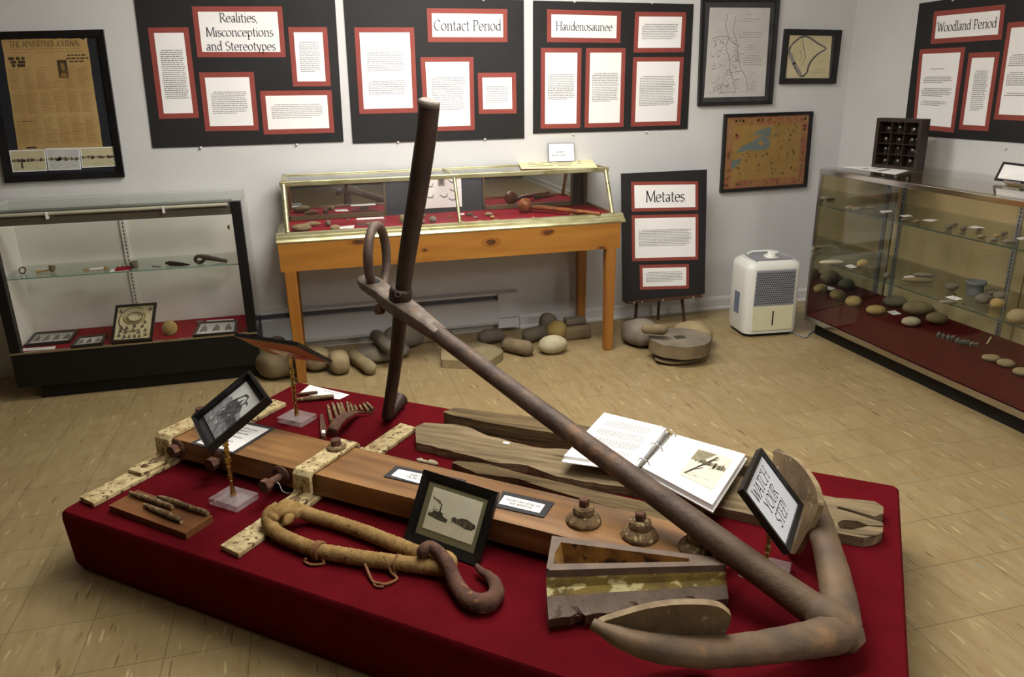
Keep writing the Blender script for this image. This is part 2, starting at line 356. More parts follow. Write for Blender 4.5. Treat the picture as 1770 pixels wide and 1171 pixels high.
# ------------------------------------------------------------------ lettering (pen strokes)
def _E(cx, cy, rx, ry, a0, a1, n=14): return [(cx + rx * math.cos(math.radians(a0 + (a1 - a0) * i / n)), cy + ry * math.sin(math.radians(a0 + (a1 - a0) * i / n))) for i in range(n + 1)]
def _P(*c): return [(c[i], c[i + 1]) for i in range(0, len(c), 2)]
def _dot(x, y): return _P(x - 0.03, y, x + 0.03, y)
GL = {
 'R': (.72, [_P(.15, 0, .15, .95), _P(.15, .95, .35, .95), _E(.35, .72, .22, .23, 90, -90), _P(.35, .49, .15, .49), _P(.33, .49, .7, 0), _P(.04, 0, .28, 0), _P(.04, .95, .15, .95)]),
 'e': (.58, [_E(.3, .31, .24, .31, 8, 322), _P(.07, .34, .53, .36)]),
 'a': (.54, [_E(.23, .17, .16, .17, 0, 360), _P(.42, 0, .42, .42), _E(.26, .42, .16, .2, 0, 150)]),
 'l': (.28, [_P(.14, 0, .14, 1.02), _P(.04, 0, .24, 0), _P(.05, 1.0, .14, 1.02)]),
 'i': (.28, [_P(.14, 0, .14, .62), _P(.04, 0, .24, 0), _P(.05, .6, .14, .62), _dot(.14, .88)]),
 't': (.40, [_P(.17, .84, .17, .14), _E(.28, .14, .11, .14, 180, 300), _P(.03, .61, .36, .61)]),
 's': (.46, [_E(.23, .465, .15, .155, 35, 270), _E(.23, .155, .18, .155, 90, -145)]),
 'M': (1.0, [_P(.1, 0, .15, .95), _P(.15, .95, .5, .05), _P(.5, .05, .86, .95), _P(.86, .95, .91, 0), _P(.02, 0, .2, 0), _P(.8, 0, 1.0, 0), _P(.05, .95, .15, .95), _P(.86, .95, .96, .95)]),
 'c': (.52, [_E(.3, .31, .24, .31, 45, 318)]),
 'o': (.62, [_E(.31, .31, .25, .31, 0, 360, 20)]),
 'n': (.66, [_P(.14, 0, .14, .62), _E(.33, .4, .19, .21, 170, 0), _P(.52, .4, .52, 0), _P(.05, 0, .24, 0), _P(.43, 0, .62, 0), _P(.05, .6, .14, .62)]),
 'p': (.62, [_P(.14, -.32, .14, .62), _E(.33, .31, .21, .3, 0, 360, 18), _P(.05, -.32, .25, -.32)]),
 'd': (.64, [_E(.29, .31, .21, .3, 0, 360, 18), _P(.5, 0, .5, 1.02), _P(.41, 1.0, .5, 1.02), _P(.5, 0, .6, .02)]),
 'S': (.58, [_E(.29, .71, .2, .24, 40, 270), _E(.29, .235, .23, .235, 90, -150)]),
 'r': (.42, [_P(.14, 0, .14, .62), _E(.29, .4, .15, .2, 170, 50), _P(.05, 0, .25, 0), _P(.05, .6, .14, .62)]),
 'y': (.56, [_P(.06, .62, .29, .02), _P(.52, .62, .22, -.28), _P(.0, .62, .15, .62), _P(.43, .62, .58, .62)]),
 'C': (.76, [_E(.42, .475, .35, .475, 42, 318, 18)]),
 'P': (.64, [_P(.15, 0, .15, .95), _P(.15, .95, .33, .95), _E(.33, .69, .23, .26, 90, -90), _P(.33, .43, .15, .43), _P(.04, 0, .28, 0), _P(.04, .95, .15, .95)]),
 'H': (.9, [_P(.15, 0, .15, .95), _P(.75, 0, .75, .95), _P(.15, .5, .75, .5), _P(.04, 0, .27, 0), _P(.63, 0, .86, 0), _P(.04, .95, .27, .95), _P(.63, .95, .86, .95)]),
 'u': (.66, [_P(.13, .62, .13, .22), _E(.32, .22, .19, .21, 180, 360), _P(.51, .62, .51, 0), _P(.03, .62, .13, .62), _P(.42, .62, .51, .62)]),
 'W': (1.06, [_P(.05, .95, .3, 0), _P(.3, 0, .53, .85), _P(.53, .85, .76, 0), _P(.76, 0, 1.0, .95), _P(-.03, .95, .15, .95), _P(.92, .95, 1.08, .95)]),
 'A': (.78, [_P(.06, 0, .38, .95), _P(.38, .95, .72, 0), _P(.18, .34, .58, .34), _P(-.02, 0, .15, 0), _P(.62, 0, .8, 0)]),
 'T': (.7, [_P(.35, 0, .35, .95), _P(.03, .95, .67, .95), _P(.24, 0, .46, 0), _P(.03, .95, .03, .85), _P(.67, .95, .67, .85)]),
 'Y': (.7, [_P(.04, .95, .35, .45), _P(.66, .95, .35, .45), _P(.35, .45, .35, 0), _P(.25, 0, .46, 0)]),
 'O': (.88, [_E(.44, .475, .38, .475, 0, 360, 22)]),
 'U': (.8, [_P(.14, .95, .14, .3), _E(.4, .3, .26, .29, 180, 360), _P(.66, .3, .66, .95), _P(.04, .95, .25, .95), _P(.57, .95, .76, .95)]),
 'E': (.6, [_P(.15, 0, .15, .95), _P(.15, .95, .52, .95), _P(.15, .5, .45, .5), _P(.15, 0, .54, 0)]),
 'D': (.8, [_P(.15, 0, .15, .95), _P(.15, .95, .36, .95), _E(.36, .475, .34, .475, 90, -90, 18), _P(.36, 0, .15, 0)]),
 'F': (.56, [_P(.15, 0, .15, .95), _P(.15, .95, .52, .95), _P(.15, .5, .45, .5)]),
 'B': (.66, [_P(.15, 0, .15, .95), _P(.15, .95, .35, .95), _E(.35, .73, .19, .22, 90, -90), _P(.35, .51, .15, .51), _E(.35, .255, .23, .255, 90, -90), _P(.35, 0, .15, 0)]),
 'V': (.74, [_P(.04, .95, .36, 0), _P(.36, 0, .68, .95)]),
 'I': (.3, [_P(.15, 0, .15, .95)]),
 'J': (.45, [_P(.3, .95, .3, .2), _E(.16, .2, .14, .2, 0, -160)]),
 'N': (.84, [_P(.15, 0, .15, .95), _P(.15, .95, .68, 0), _P(.68, 0, .68, .95)]),
 'L': (.56, [_P(.15, 0, .15, .95), _P(.15, 0, .52, 0)]),
 'K': (.7, [_P(.15, 0, .15, .95), _P(.15, .42, .62, .95), _P(.3, .58, .66, 0)]),
 ',': (.25, [_P(.13, .06, .07, -.14)]), '!': (.3, [_P(.15, .95, .15, .28), _dot(.15, .03)]), '.': (.22, [_dot(.1, .03)]), ' ': (.34, []),
}
def text_w(t): return sum(GL[c][0] for c in t)

class Pane:
    "a flat rectangle in the place; u to the right, v down, both 0..1"
    def __init__(s, tl, tr, br, bl, n=None):
        s.c = [V(tl), V(tr), V(br), V(bl)]
        nn = (s.c[1] - s.c[0]).cross(s.c[0] - s.c[3]).normalized(); s.n = V(n) if n is not None else nn
        s.W = ((s.c[1] - s.c[0]).length + (s.c[2] - s.c[3]).length) / 2; s.H = ((s.c[3] - s.c[0]).length + (s.c[2] - s.c[1]).length) / 2
    def p(s, u, v, d=0.0):
        return (s.c[0] * (1 - u) + s.c[1] * u) * (1 - v) + (s.c[3] * (1 - u) + s.c[2] * u) * v + s.n * d
    def inset(s, m, d=0.0, mx=None):
        a = (m if mx is None else mx) / s.W; b = m / s.H
        return Pane(s.p(a, b, d), s.p(1 - a, b, d), s.p(1 - a, 1 - b, d), s.p(a, 1 - b, d), s.n)
    def sub(s, u0, v0, u1, v1, d=0.0): return Pane(s.p(u0, v0, d), s.p(u1, v0, d), s.p(u1, v1, d), s.p(u0, v1, d), s.n)
    def slab(s, mb, t, mat, d=0.0, side=None): return mb.prism([s.p(0, 1, d), s.p(1, 1, d), s.p(1, 0, d), s.p(0, 0, d)], s.n * t, mat, side)
    def ring(s, mb, w, t, mat, d=0.0, lip=0.0):
        "a mitred frame round the pane"
        a, b = w / s.W, w / s.H
        q = [((0, 0), (1, 0), (1 - a, b), (a, b)), ((1, 0), (1, 1), (1 - a, 1 - b), (1 - a, b)), ((1, 1), (0, 1), (a, 1 - b), (1 - a, 1 - b)), ((0, 1), (0, 0), (a, b), (a, 1 - b))]
        for (o0, o1, i1, i0) in q:
            lo = [s.p(*o0, d), s.p(*o1, d), s.p(*i1, d), s.p(*i0, d)]
            hi = [s.p(*o0, d + t), s.p(*o1, d + t), s.p(*i1, d + t - lip), s.p(*i0, d + t - lip)]
            mb.add(lo + hi, [(0, 1, 2, 3), (7, 6, 5, 4), (4, 5, 1, 0), (5, 6, 2, 1), (6, 7, 3, 2), (7, 4, 0, 3)], mat)
        return mb
    def rect(s, mb, u0, v0, u1, v1, mat, d=0.0004): mb.add([s.p(u0, v1, d), s.p(u1, v1, d), s.p(u1, v0, d), s.p(u0, v0, d)], [(0, 1, 2, 3)], mat)
    def poly(s, mb, pts, mat, d=0.0004):
        mb.add([s.p(u, v, d) for u, v in pts], [list(range(len(pts)))[::-1]], mat)
    def line(s, mb, pts, w, mat, d=0.0006):
        for (a, b) in zip(pts[:-1], pts[1:]):
            p, q = s.p(*a, d), s.p(*b, d); t = q - p
            if t.length < 1e-6: continue
            t.normalize(); k = t.cross(s.n) * w / 2; t = t * w * 0.3
            mb.add([p - k - t, q - k + t, q + k + t, p + k - t], [(0, 1, 2, 3)], mat)
    def text(s, mb, t, u, v, h, mat, sx=1.0, shear=0.0, pen=0.1, d=0.0014, align=0.5, thin=0.034):
        "a line of lettering; v is its baseline, h the capital height in metres"
        w = text_w(t) * h * sx; x = u * s.W - w * align; y0 = v * s.H
        nx, ny = math.cos(math.radians(28)) * pen * h / 2, math.sin(math.radians(28)) * pen * h / 2
        for ch in t:
            adv, st = GL[ch]
            for k in st:
                for (a, b) in zip(k[:-1], k[1:]):
                    ax, ay = x + (a[0] + shear * a[1]) * h * sx, y0 - a[1] * h
                    bx, by = x + (b[0] + shear * b[1]) * h * sx, y0 - b[1] * h
                    L = math.hypot(bx - ax, by - ay) or 1e-9; px, py = -(by - ay) / L, (bx - ax) / L
                    wd = abs(px * nx - py * ny); wd = math.hypot(wd, thin * h / 2)
                    ex, ey = (bx - ax) / L * thin * h * 0.4, (by - ay) / L * thin * h * 0.4
                    q = [(ax - px * wd - ex, ay - py * wd - ey), (bx - px * wd + ex, by - py * wd + ey), (bx + px * wd + ex, by + py * wd + ey), (ax + px * wd - ex, ay + py * wd - ey)]
                    mb.add([s.p(a_ / s.W, b_ / s.H, d) for a_, b_ in q], [(3, 2, 1, 0)], mat)
            x += adv * h * sx
    def print_block(s, mb, u0, v0, u1, v1, pitch, mat, seed=1, frac=0.32, indent=True, gap=0.0, centred=False):
        "rows of small print too fine to read"
        r = random.Random(seed); n = max(1, int((v1 - v0) * s.H / pitch))
        for i in range(n):
            v = v0 + (i + 0.5) * pitch / s.H; a = u0 + (0.06 if (indent and i == 0) else 0); e = u1 - (r.random() * 0.35 * (u1 - u0) if i == n - 1 else r.random() * 0.07)
            if centred: k = r.random() * 0.25 * (u1 - u0); a, e = u0 + k, u1 - k
            while a < e:
                w = (0.004 + 0.010 * r.random()) * (pitch / 0.009) / s.W; b = min(a + w, e)
                s.rect(mb, a, v - frac * pitch / s.H / 2, b, v + frac * pitch / s.H / 2, mat, .0015); a = b + 0.0028 * (pitch / 0.009) / s.W
def px_pane(pts, fn, n=None): return Pane(*[fn(*p) for p in pts], n)

# ================================================================== the room
YB, XR, XL, YF = 4.5, 3.462, -4.6, -3.6
FL = floor_mat()
struct('floor', MB().box((XL - .1, YF - .1, -.1), (XR + .1, YB + .1, 0), FL))
struct('ceiling', MB().box((XL - .1, YF - .1, CEIL), (XR + .1, YB + .1, CEIL + .1), CEILM))
struct('wall_back', MB().box((XL - .1, YB, 0), (XR + .1, YB + .1, CEIL), WALL))
struct('wall_right', MB().box((XR, YF - .1, 0), (XR + .1, YB, CEIL), WALL))
DIMW = M('dark_panelling', (104, 84, 62), (88, 70, 52), rough=.6, sc=(1, 8, .6)); TEALW = M('slate_teal_paint', (74, 84, 88), rough=.7)
struct('wall_left', MB().box((XL - .1, YF - .1, 0), (XL, YB, CEIL), DIMW))
struct('wall_front', MB().box((XL, YF - .1, 0), (XR, YF, CEIL), TEALW))
def skirting(name, a, b, nrm):
    a, b, nrm = V(a), V(b), V(nrm); pr = [(0, 0), (.02, 0), (.02, .012), (.012, .022), (.011, .072), (.005, .086), (0, .09)]
    mb = MB(); mb.prism([a + nrm * o + V((0, 0, z)) for o, z in pr], b - a, TRIM); return struct(name, mb)
skirting('baseboard_back', (1.215, YB, 0), (XR - .021, YB, 0), (0, -1, 0))
skirting('baseboard_right', (XR, YF, 0), (XR, YB, 0), (-1, 0, 0))
for i, (x, y, sx, sy, watt) in enumerate(LAMPS):
    lt = thing('ceiling_light', (x, y, CEIL - .06), 'white box ceiling light nearest the back wall' if i == 0 else 'white box ceiling light over the red platform' if i == 1 else 'added white box fill light by the right wall near the front', 'ceiling light')
    MB().box((x - sx / 2 - .03, y - sy / 2 - .03, CEIL - .03), (x + sx / 2 + .03, y + sy / 2 + .03, CEIL), CASEWHITE).build('housing', lt)
    em = bpy.data.materials.new('lit_diffuser'); em.use_nodes = True; eb = em.node_tree.nodes['Principled BSDF']
    eb.inputs['Base Color'].default_value = (0.8, 0.8, 0.8, 1); eb.inputs['Emission Color'].default_value = (1.0, 0.975, 0.925, 1); eb.inputs['Emission Strength'].default_value = watt
    MB().box((x - sx / 2, y - sy / 2, CEIL - .15), (x + sx / 2, y + sy / 2, CEIL - .031), em).build('diffuser', lt)

# wall heater under the table
h = thing('baseboard_heater', (.4, 4.46, 0), 'long pale grey baseboard heater on the wall under the wooden table', 'heater')
HM = M('heater_enamel', (206, 205, 207), rough=0.45); HD = M('heater_gap', (96, 95, 98), rough=0.7)
x0, x1 = -.36, 1.06
MB().prism([(x0, YB, .055), (x0, 4.445, .055), (x0, 4.437, .075), (x0, 4.437, .205), (x0, 4.447, .212), (x0, YB, .212)], (x1 - x0, 0, 0), HM).build('front_panel', h)
MB().prism([(x0, YB, .225), (x0, 4.45, .243), (x0, 4.452, .256), (x0, YB, .262)], (x1 - x0, 0, 0), HM).build('top_deflector', h)
MB().box((x0, 4.475, .205), (x1, YB, .24), HD).build('fin_gap', h)
MB().prism([(x1, YB, .03), (x1, 4.435, .03), (x1, 4.434, .255), (x1, YB, .262)], (.13, 0, 0), HM).box((x1 + .005, 4.432, .095), (x1 + .125, 4.436, .098), HD).build('end_cap', h, .003)

# ================================================================== panels on the walls
YW = YB - .006
def wallfn(px, py): return on_y(px, py, YW)
def board(label, corners, mounts, clips, fn, nrm, name='display_board', group='black boards of mounted text on the walls', thick=.005, clipdown=True):
    q = px_pane(corners, fn) if not isinstance(corners, Pane) else corners
    nrm = V(nrm)
    root = thing(name, q.p(.5, 1), label, 'display board', group)
    mb = MB(); q.slab(mb, thick, BLACK, -thick + .001); mb.build('panel', root)
    for spec in mounts:
        mq = spec[0] if isinstance(spec[0], Pane) else px_pane(spec[0], fn)
        m = MB(); mq.slab(m, .0012, RUST_RED, .001); mo = m.build('mount', root)
        s = mq.inset(.026 if len(spec) < 3 else spec[2], .0023); pm = MB(); s.slab(pm, .0006, PAPER, 0)
        spec[1](pm, s); pm.build('sheet', mo)
    for p in clips:
        c = fn(*p); cm = MB(); cm.lathe([(.0, -.006), (.006, -.005), (.007, .004), (.004, .009), (0, .010)], c, CASEWHITE, nrm, 10); cm.build('mounting_clip', root)
    return root, q
def title(*lines, h=.05, sx=1.0, step=1.35, v0=None):
    def f(mb, s):
        n = len(lines); tot = (n - 1) * step * h
        for i, t in enumerate(lines):
            s.text(mb, t, .5, .5 + (-tot / 2 + i * step * h + .47 * h) / s.H, h, INK, sx)
    return f
def body(*blocks, pitch=.0098, mat=None, seed=1, frac=.34):
    def f(mb, s):
        for k, b in enumerate(blocks): s.print_block(mb, *b, pitch, mat or GREYINK, seed + k, frac)
    return f
NB = (0, -1, 0)
board('black board titled Realities, Misconceptions and Stereotypes', [(231, -8), (578.5, -8), (594, 245), (264, 256)], [
    ([(331.3, 10.9), (487.4, 10.9), (494.2, 99), (341.5, 99)], title('Realities,', 'Misconceptions', 'and Stereotypes', h=.046, sx=.95, step=1.5)),
    ([(255.5, 47.8), (325.5, 47.1), (344.3, 203.9), (275.3, 205.6)], body((.12, .2, .93, .83), seed=3, mat=DARKPRINT)),
    ([(498, 46.8), (565.2, 46.8), (572, 149.2), (506.5, 149.6)], body((.14, .18, .88, .83), seed=5)),
    ([(344, 125.3), (438.5, 124.3), (448, 225.4), (355.2, 227.1)], body((.1, .28, .92, .78), seed=8)),
    ([(449, 157.1), (573, 156), (578.2, 229.5), (456.3, 232.9)], body((.08, .24, .92, .72), seed=11))],
    [(347, 255.5), (513, 250)], wallfn, NB)
board('black board titled Contact Period, behind the tall iron bar', [(593, -6), (905.3, 0), (906.4, 239.2), (609.8, 248)], [
    ([(737.6, 14), (876.7, 15.8), (877, 72.9), (739.7, 72.9)], title('Contact Period', h=.056, sx=.93)),
    ([(612.2, 47.3), (715.6, 47.3), (721.9, 194.7), (621.3, 197.2)], body((.12, .24, .9, .53), (.12, .62, .9, .83), seed=21)),
    ([(726.4, 98.8), (818.2, 98.4), (820.6, 224.9), (734.1, 227.7)], body((.12, .22, .9, .77), seed=25)),
    ([(825.5, 126.1), (891.7, 125.4), (892.8, 196.1), (827.6, 197.2)], body((.1, .25, .92, .84), seed=28))],
    [(688, 246), (838, 241), (835.5, 0)], wallfn, NB)
board('black board titled Haudenosaunee', [(921.5, 1), (1199, 7), (1188.4, 223), (921.5, 231)], [
    ([(945.3, 16.1), (1073.5, 19.3), (1071.8, 74.3), (945.3, 72.9)], title('Haudenosaunee', h=.048, sx=.9)),
    ([(1097.7, 20.3), (1186, 21), (1182.4, 90.4), (1094.9, 91.1)], body((.08, .22, .92, .78), seed=31, mat=DARKPRINT)),
    ([(934.8, 82.7), (1005.2, 83), (1002.8, 221.4), (934.5, 222.4)], body((.08, .29, .94, .68), seed=33, mat=DARKPRINT)),
    ([(1012.9, 83), (1081.2, 83), (1077.4, 219.3), (1010.1, 221)], body((.08, .28, .94, .7), seed=35, mat=DARKPRINT)),
    ([(1094.2, 98.8), (1181.8, 98.4), (1175.4, 216.5), (1090.3, 218.9)], body((.08, .23, .92, .74), seed=37, mat=DARKPRINT))],
    [(990, 232), (1117, 228), (993, 3), (1127, 5)], wallfn, NB)
XW = XR - .006
def rfn(px, py): return on_x(px, py, XW)
tl = rfn(1589.4, 6.1); bl = rfn(1562, 233)
WB = 1.03; tr = V((XW, tl.y - WB, tl.z + .01)); br = V((XW, tl.y - WB, bl.z + .005))
bigtl = rfn(1742.7, 39.3); bigbl = rfn(1718.2, 206.6)
bigp = Pane(bigtl, V((XW, bigtl.y - .26, bigtl.z)), V((XW, bigbl.y - .26, bigbl.z)), bigbl)
board('black board titled Woodland Period on the right wall', Pane(tl, tr, br, bl), [
    ([(1615, 19.8), (1738.6, 7.5), (1731.8, 68.3), (1609.2, 76.2)], title('Woodland Period', h=.05, sx=.92)),
    ([(1590.4, 85.4), (1669.3, 81.3), (1648.8, 229.5), (1578.1, 222)], body((.2, .2, .7, .25), (.1, .31, .9, .42), (.08, .47, .9, .6), (.08, .65, .85, .73), seed=41, mat=DARKPRINT)),
    ([(1675.5, 91.5), (1728.7, 89.5), (1708.6, 227.1), (1657.4, 223.7)], body((.22, .18, .85, .8), seed=46, mat=DARKPRINT)),
    (bigp, body((.08, .3, .92, .46), (.08, .5, .92, .68), (.08, .74, .92, .8), seed=48, mat=DARKPRINT))],
    [(1614, 242), (1738, 256.5), (1648, 0)], rfn, (-1, 0, 0))

def framed(label, outer, fw, matcol, fn, name='framed_picture', t=.02, group='framed pictures on the back wall'):
    q = px_pane(outer, fn); root = thing(name, q.p(.5, 1), label, 'framed picture', group)
    q.ring(MB_ := MB(), fw, t + .004, BLKFRAME, -.004, .006); MB_.build('frame', root)
    i = q.inset(fw * .8); mb = MB(); i.slab(mb, .008, matcol, -.003); mb.build('mat_board', root)
    g = MB(); q.inset(fw * .9, t * .55).slab(g, .002, PICGLASS); g.build('glazing', root)
    return root, q
r0, q = framed('black framed yellowed newspaper page with three small photos below', [(-31, 56), (179.3, 51.2), (216.5, 305.7), (10.2, 316)], .034, NAVY, wallfn)
news = px_pane([(1.5, 67), (150, 64.5), (178, 254), (31, 259)], lambda a, b: on_y(a, b, YW - .0055))
mb = MB(); pts = []
for k in range(22): pts.append(news.p(k / 21, .012 * rnd.random() if k % 5 else .022 * rnd.random(), 0))
for k in range(16): pts.append(news.p(1 - .006 * rnd.random(), (k + .5) / 16))
pts += [news.p(1, 1), news.p(0, 1)]
for k in range(10): pts.append(news.p(.008 * rnd.random(), 1 - (k + .5) / 11))
mb.prism(pts, news.n * .0006, BOND)
news.text(mb, 'THE ADVERTISER JOURNAL', .5, .075, .028, NEWSDARK, .8, d=.001)
for a in ((.02, .088, .98, .1), (.03, .115, .3, .125), (.34, .115, .97, .122)): news.print_block(mb, *a, .008, NEWSINK, 3, .3)
for k, (v, a, b) in enumerate(((.165, .05, .26), (.197, .07, .29), (.228, .08, .31))): news.print_block(mb, a, v - .013, b, v + .013, .024, NEWSDARK, k + 60, .6, False)
for k, (v, a, b) in enumerate(((.15, .74, .97), (.178, .72, 1.0), (.205, .75, .99))): news.print_block(mb, a, v - .008, b, v + .008, .014, NEWSDARK, k + 66, .5, False)
news.rect(mb, .605, .195, .72, .355, NEWSDARK, .001); news.poly(mb, [(.64, .23), (.66, .215), (.685, .23), (.69, .27), (.665, .30), (.64, .27)], NEWSINK, .0013)
news.poly(mb, [(.615, .35), (.64, .31), (.69, .31), (.715, .35)], NEWSINK, .0013)
for k, cx in enumerate((.03, .19, .35, .51, .67, .83)):
    for j, (a, b) in enumerate(((.25, .45), (.47, .68), (.7, .965))):
        if cx == .51 and j == 0: a = .37
        news.print_block(mb, cx, a, cx + .145, b, .0075, NEWSINK, 70 + k * 3 + j, .24)
news.rect(mb, .1, .735, .21, .742, NEWSDARK, .001); news.rect(mb, .1, .975, .22, .992, NEWSDARK, .001)
mb.build('newspaper_page', r0)
def landscape(mb, s, seed, sky, ground, dark, horizon=.5):
    r = random.Random(seed); s.rect(mb, 0, 0, 1, 1, sky, .0004); s.rect(mb, .0, horizon + .06, 1, 1, ground, .0005)
    top = [(k / 16, horizon + .02 - .09 * r.random()) for k in range(17)]
    s.poly(mb, top + [(1, horizon + .1), (0, horizon + .08)], SEPMID, .0006)
    for k in range(9):
        x = r.random() * .9; w = .03 + .08 * r.random(); y = horizon + .04 + .05 * r.random()
        s.poly(mb, [(x, y), (x + w * .3, y - .1 - .08 * r.random()), (x + w, y - .02), (x + w * .8, y + .05), (x, y + .06)], dark, .0008)
    for k in range(5): x = r.random() * .8; y = .75 + .2 * r.random(); s.rect(mb, x, y, x + .15, y + .012, SEPMID, .0007)
for k, (pq, lb) in enumerate((([(15.4, 260.2), (77.9, 257.9), (82, 295.4), (22.2, 297.8)], 0), ([(78.6, 256.8), (137.3, 255.5), (140.7, 293), (84, 295)], 1), ([(138, 255.5), (197.4, 253.4), (201.5, 287.6), (141.7, 290.3)], 2))):
    s = px_pane(pq, lambda a, b: on_y(a, b, YW - .0068)); m = MB(); s.slab(m, .0008, PAPER)
    landscape(m, s.inset(.005, .0008), 80 + k, SEPGREY if k == 1 else SEPIA, SEPGREY if k == 1 else SEPIA, SEPDARK, .45)
    if k == 0: s.poly(m, [(.28, .4), (.32, .4), (.33, .85), (.27, .85)], SEPDARK, .002)
    m.build('snapshot', r0)
mfn = lambda a, b: on_y(a, b, YW - .0055)
r0, q = framed('tall black framed pale hand drawn map with a river line', [(1211.7, -4), (1346, -4), (1332, 180), (1205, 183.4)], .022, SIGNBLK, wallfn)
s = px_pane([(1227, 13), (1331.5, 13.7), (1321.3, 166.3), (1216.8, 169)], mfn); m = MB(); s.slab(m, .0008, MAPPAPER); r = random.Random(4)
for path in ([(.3, .06), (.27, .2), (.33, .33), (.3, .45), (.36, .55), (.38, .68), (.45, .8), (.5, .95)], [(.42, .1), (.4, .25), (.46, .35), (.5, .5), (.55, .65), (.66, .78), (.7, .95)], [(.1, .33), (.28, .31), (.36, .36), (.48, .42)]):
    p = [(x + .015 * r.random(), y) for x, y in [tuple(v)[:2] for v in smooth_path([(a, b, 0) for a, b in path], 5)]]; s.line(m, p, .004, MAPLINE, .0012)
for k in range(90):
    x, y = .12 + .45 * r.random(), .35 + .6 * r.random(); a = r.random() * 6
    s.line(m, [(x, y), (x + .05 * math.cos(a), y + .03 * math.sin(a)), (x + .09 * math.cos(a + .7), y + .05 * math.sin(a + .7))], .0026, MAPLINE, .0012)
for k, b in enumerate(((.55, .06, .72, .1), (.5, .11, .85, .17), (.5, .26, .92, .36), (.62, .4, .78, .5), (.6, .52, .92, .66), (.68, .72, .9, .76), (.72, .82, .9, .95), (.2, .93, .5, .97))): s.print_block(m, *b, .013, MAPLINE, 120 + k, .25)
m.build('map_sheet', r0)
for c in ((.06, .04), (.95, .05), (.03, .56), (.97, .62)): pass
r0, q = framed('small black framed cream map, right of the tall river map', [(1355.5, 50.2), (1452.8, 52.3), (1441.9, 144.8), (1346.6, 145.1)], .034, SIGNBLK, wallfn)
s = px_pane([(1361.9, 60.8), (1438.1, 61.5), (1432.3, 135.6), (1355.1, 135.9)], mfn); m = MB(); s.slab(m, .0008, MAPCREAM)
ol = [(.33, .03), (.5, .06), (.68, .18), (.88, .3), (.72, .42), (.6, .55), (.52, .7), (.5, .85), (.38, .95), (.25, .8), (.15, .62), (.06, .4), (.12, .2), (.33, .03)]
sm = [tuple(v)[:2] for v in smooth_path([(a, b, 0) for a, b in ol[:-1]], 5, True)]
s.line(m, sm + sm[:1], .011, MAPLINE, .0012); s.line(m, [(.33, .05), (.38, .3), (.44, .5), (.36, .7)], .006, MAPLINE, .0012)
s.line(m, [(.09, .42), (.2, .65), (.36, .9)], .02, MAPLINE, .0013)
s.line(m, [(.3, .35), (.36, .5), (.3, .6)], .004, MAPLINE, .0012)
for k, b in enumerate(((.72, .55, .9, .66), (.62, .74, .95, .92))): s.print_block(m, *b, .012, MAPLINE, 140 + k, .25)
m.build('map_sheet', r0)
r0, q = framed('black framed ochre pictorial map with slate blue lakes and red border', [(1251, 197.4), (1403.3, 192.3), (1392, 322.7), (1243.4, 333)], .02, MAPRED, wallfn)
s = px_pane([(1256.5, 203), (1398.5, 198), (1388.3, 317.5), (1250, 327.5)], mfn); m = MB(); s.slab(m, .0008, MAPRED)
i = s.inset(.05, .0009); i.slab(m, .0003, MAPGOLD); r = random.Random(9)
for k in range(60):
    e = r.choice('tblr'); t = r.random(); w = .03
    u, v = {'t': (t, .055), 'b': (t, .945), 'l': (.045, t), 'r': (.955, t)}[e]; s.rect(m, u - .012, v - .018, u + .012, v + .018, r.choice((MAPDARK, MAPGOLD, MAPRED, MAPGOLD)), .001)
i.poly(m, [(.05, .5), (.12, .4), (.25, .32), (.36, .25), (.43, .2), (.52, .27), (.55, .38), (.5, .46), (.36, .47), (.2, .46)], MAPBLUE, .001)
i.poly(m, [(.27, .2), (.38, .1), (.55, .05), (.54, .2), (.5, .24), (.4, .18)], MAPBLUE, .001)
i.poly(m, [(.0, .63), (.16, .6), (.1, .7), (.0, .8)], MAPBLUE, .001); i.poly(m, [(.36, .33), (.4, .28), (.46, .33), (.43, .4)], MAPGOLD, .0014)
for k in range(70):
    u, v = r.random() * .94 + .02, r.random() * .94
    if .05 < u < .56 and v < .5: continue
    a, b = .008 + .012 * r.random(), .012 + .03 * r.random(); i.poly(m, [(u - a, v), (u, v - b), (u + a, v), (u + a * .4, v + b * .7), (u - a * .6, v + b * .6)], MAPDARK, .001)
i.line(m, [(.52, .26), (.6, .18), (.66, .1)], .004, MAPBLUE, .0012)
i.poly(m, [(.03, .2), (.06, .15), (.1, .2), (.06, .3)], MAPRED, .001)
m.build('map_sheet', r0)

# ================================================================== left display case
YC = 4.07
L = thing('display_case', (-.95, 4.26, 0), 'black and glass display case along the back wall at the far left', 'display case', 'glass display cases')
xa, xb = -1.53, -.355; zd = .255
MB().box((xa, YC, .075), (xb, 4.47, zd - .004), BLKLAM).build('base', L, .003)
MB().box((xa + .09, YC + .035, 0), (xb - .02, 4.46, .075), TOEK).build('toe_kick', L)
MB().box((xa, YC - .002, zd - .004), (xb, YC + .01, zd + .006), CHROME).build('front_rail', L)
MB().box((xa + .02, YC + .012, zd - .006), (xb - .02, 4.445, zd), FELT).build('deck', L)
MB().box((xa, 4.45, zd), (xb, 4.47, .97), WHITEP).build('back_panel', L)
MB().box((xa, YC + .045, zd), (xa + .015, 4.449, .97), WHITEP).build('end_panel', L)
for x in (xa, xb - .048):
    MB().box((x, YC, zd + .006), (x + .048, YC + .045, .955), BLKLAM).build('post', L, .003)
MB().box((xb - .006, YC + .046, zd), (xb, 4.449, .955), GLASS).build('end_pane', L)
MB().box((xa + .05, YC + .004, zd + .007), (xb - .05, YC + .009, .885), GLASS).build('front_pane', L)
g = MB().box((xa, YC, .965), (xb, 4.47, .973), SHELFG).build('top_pane', L)
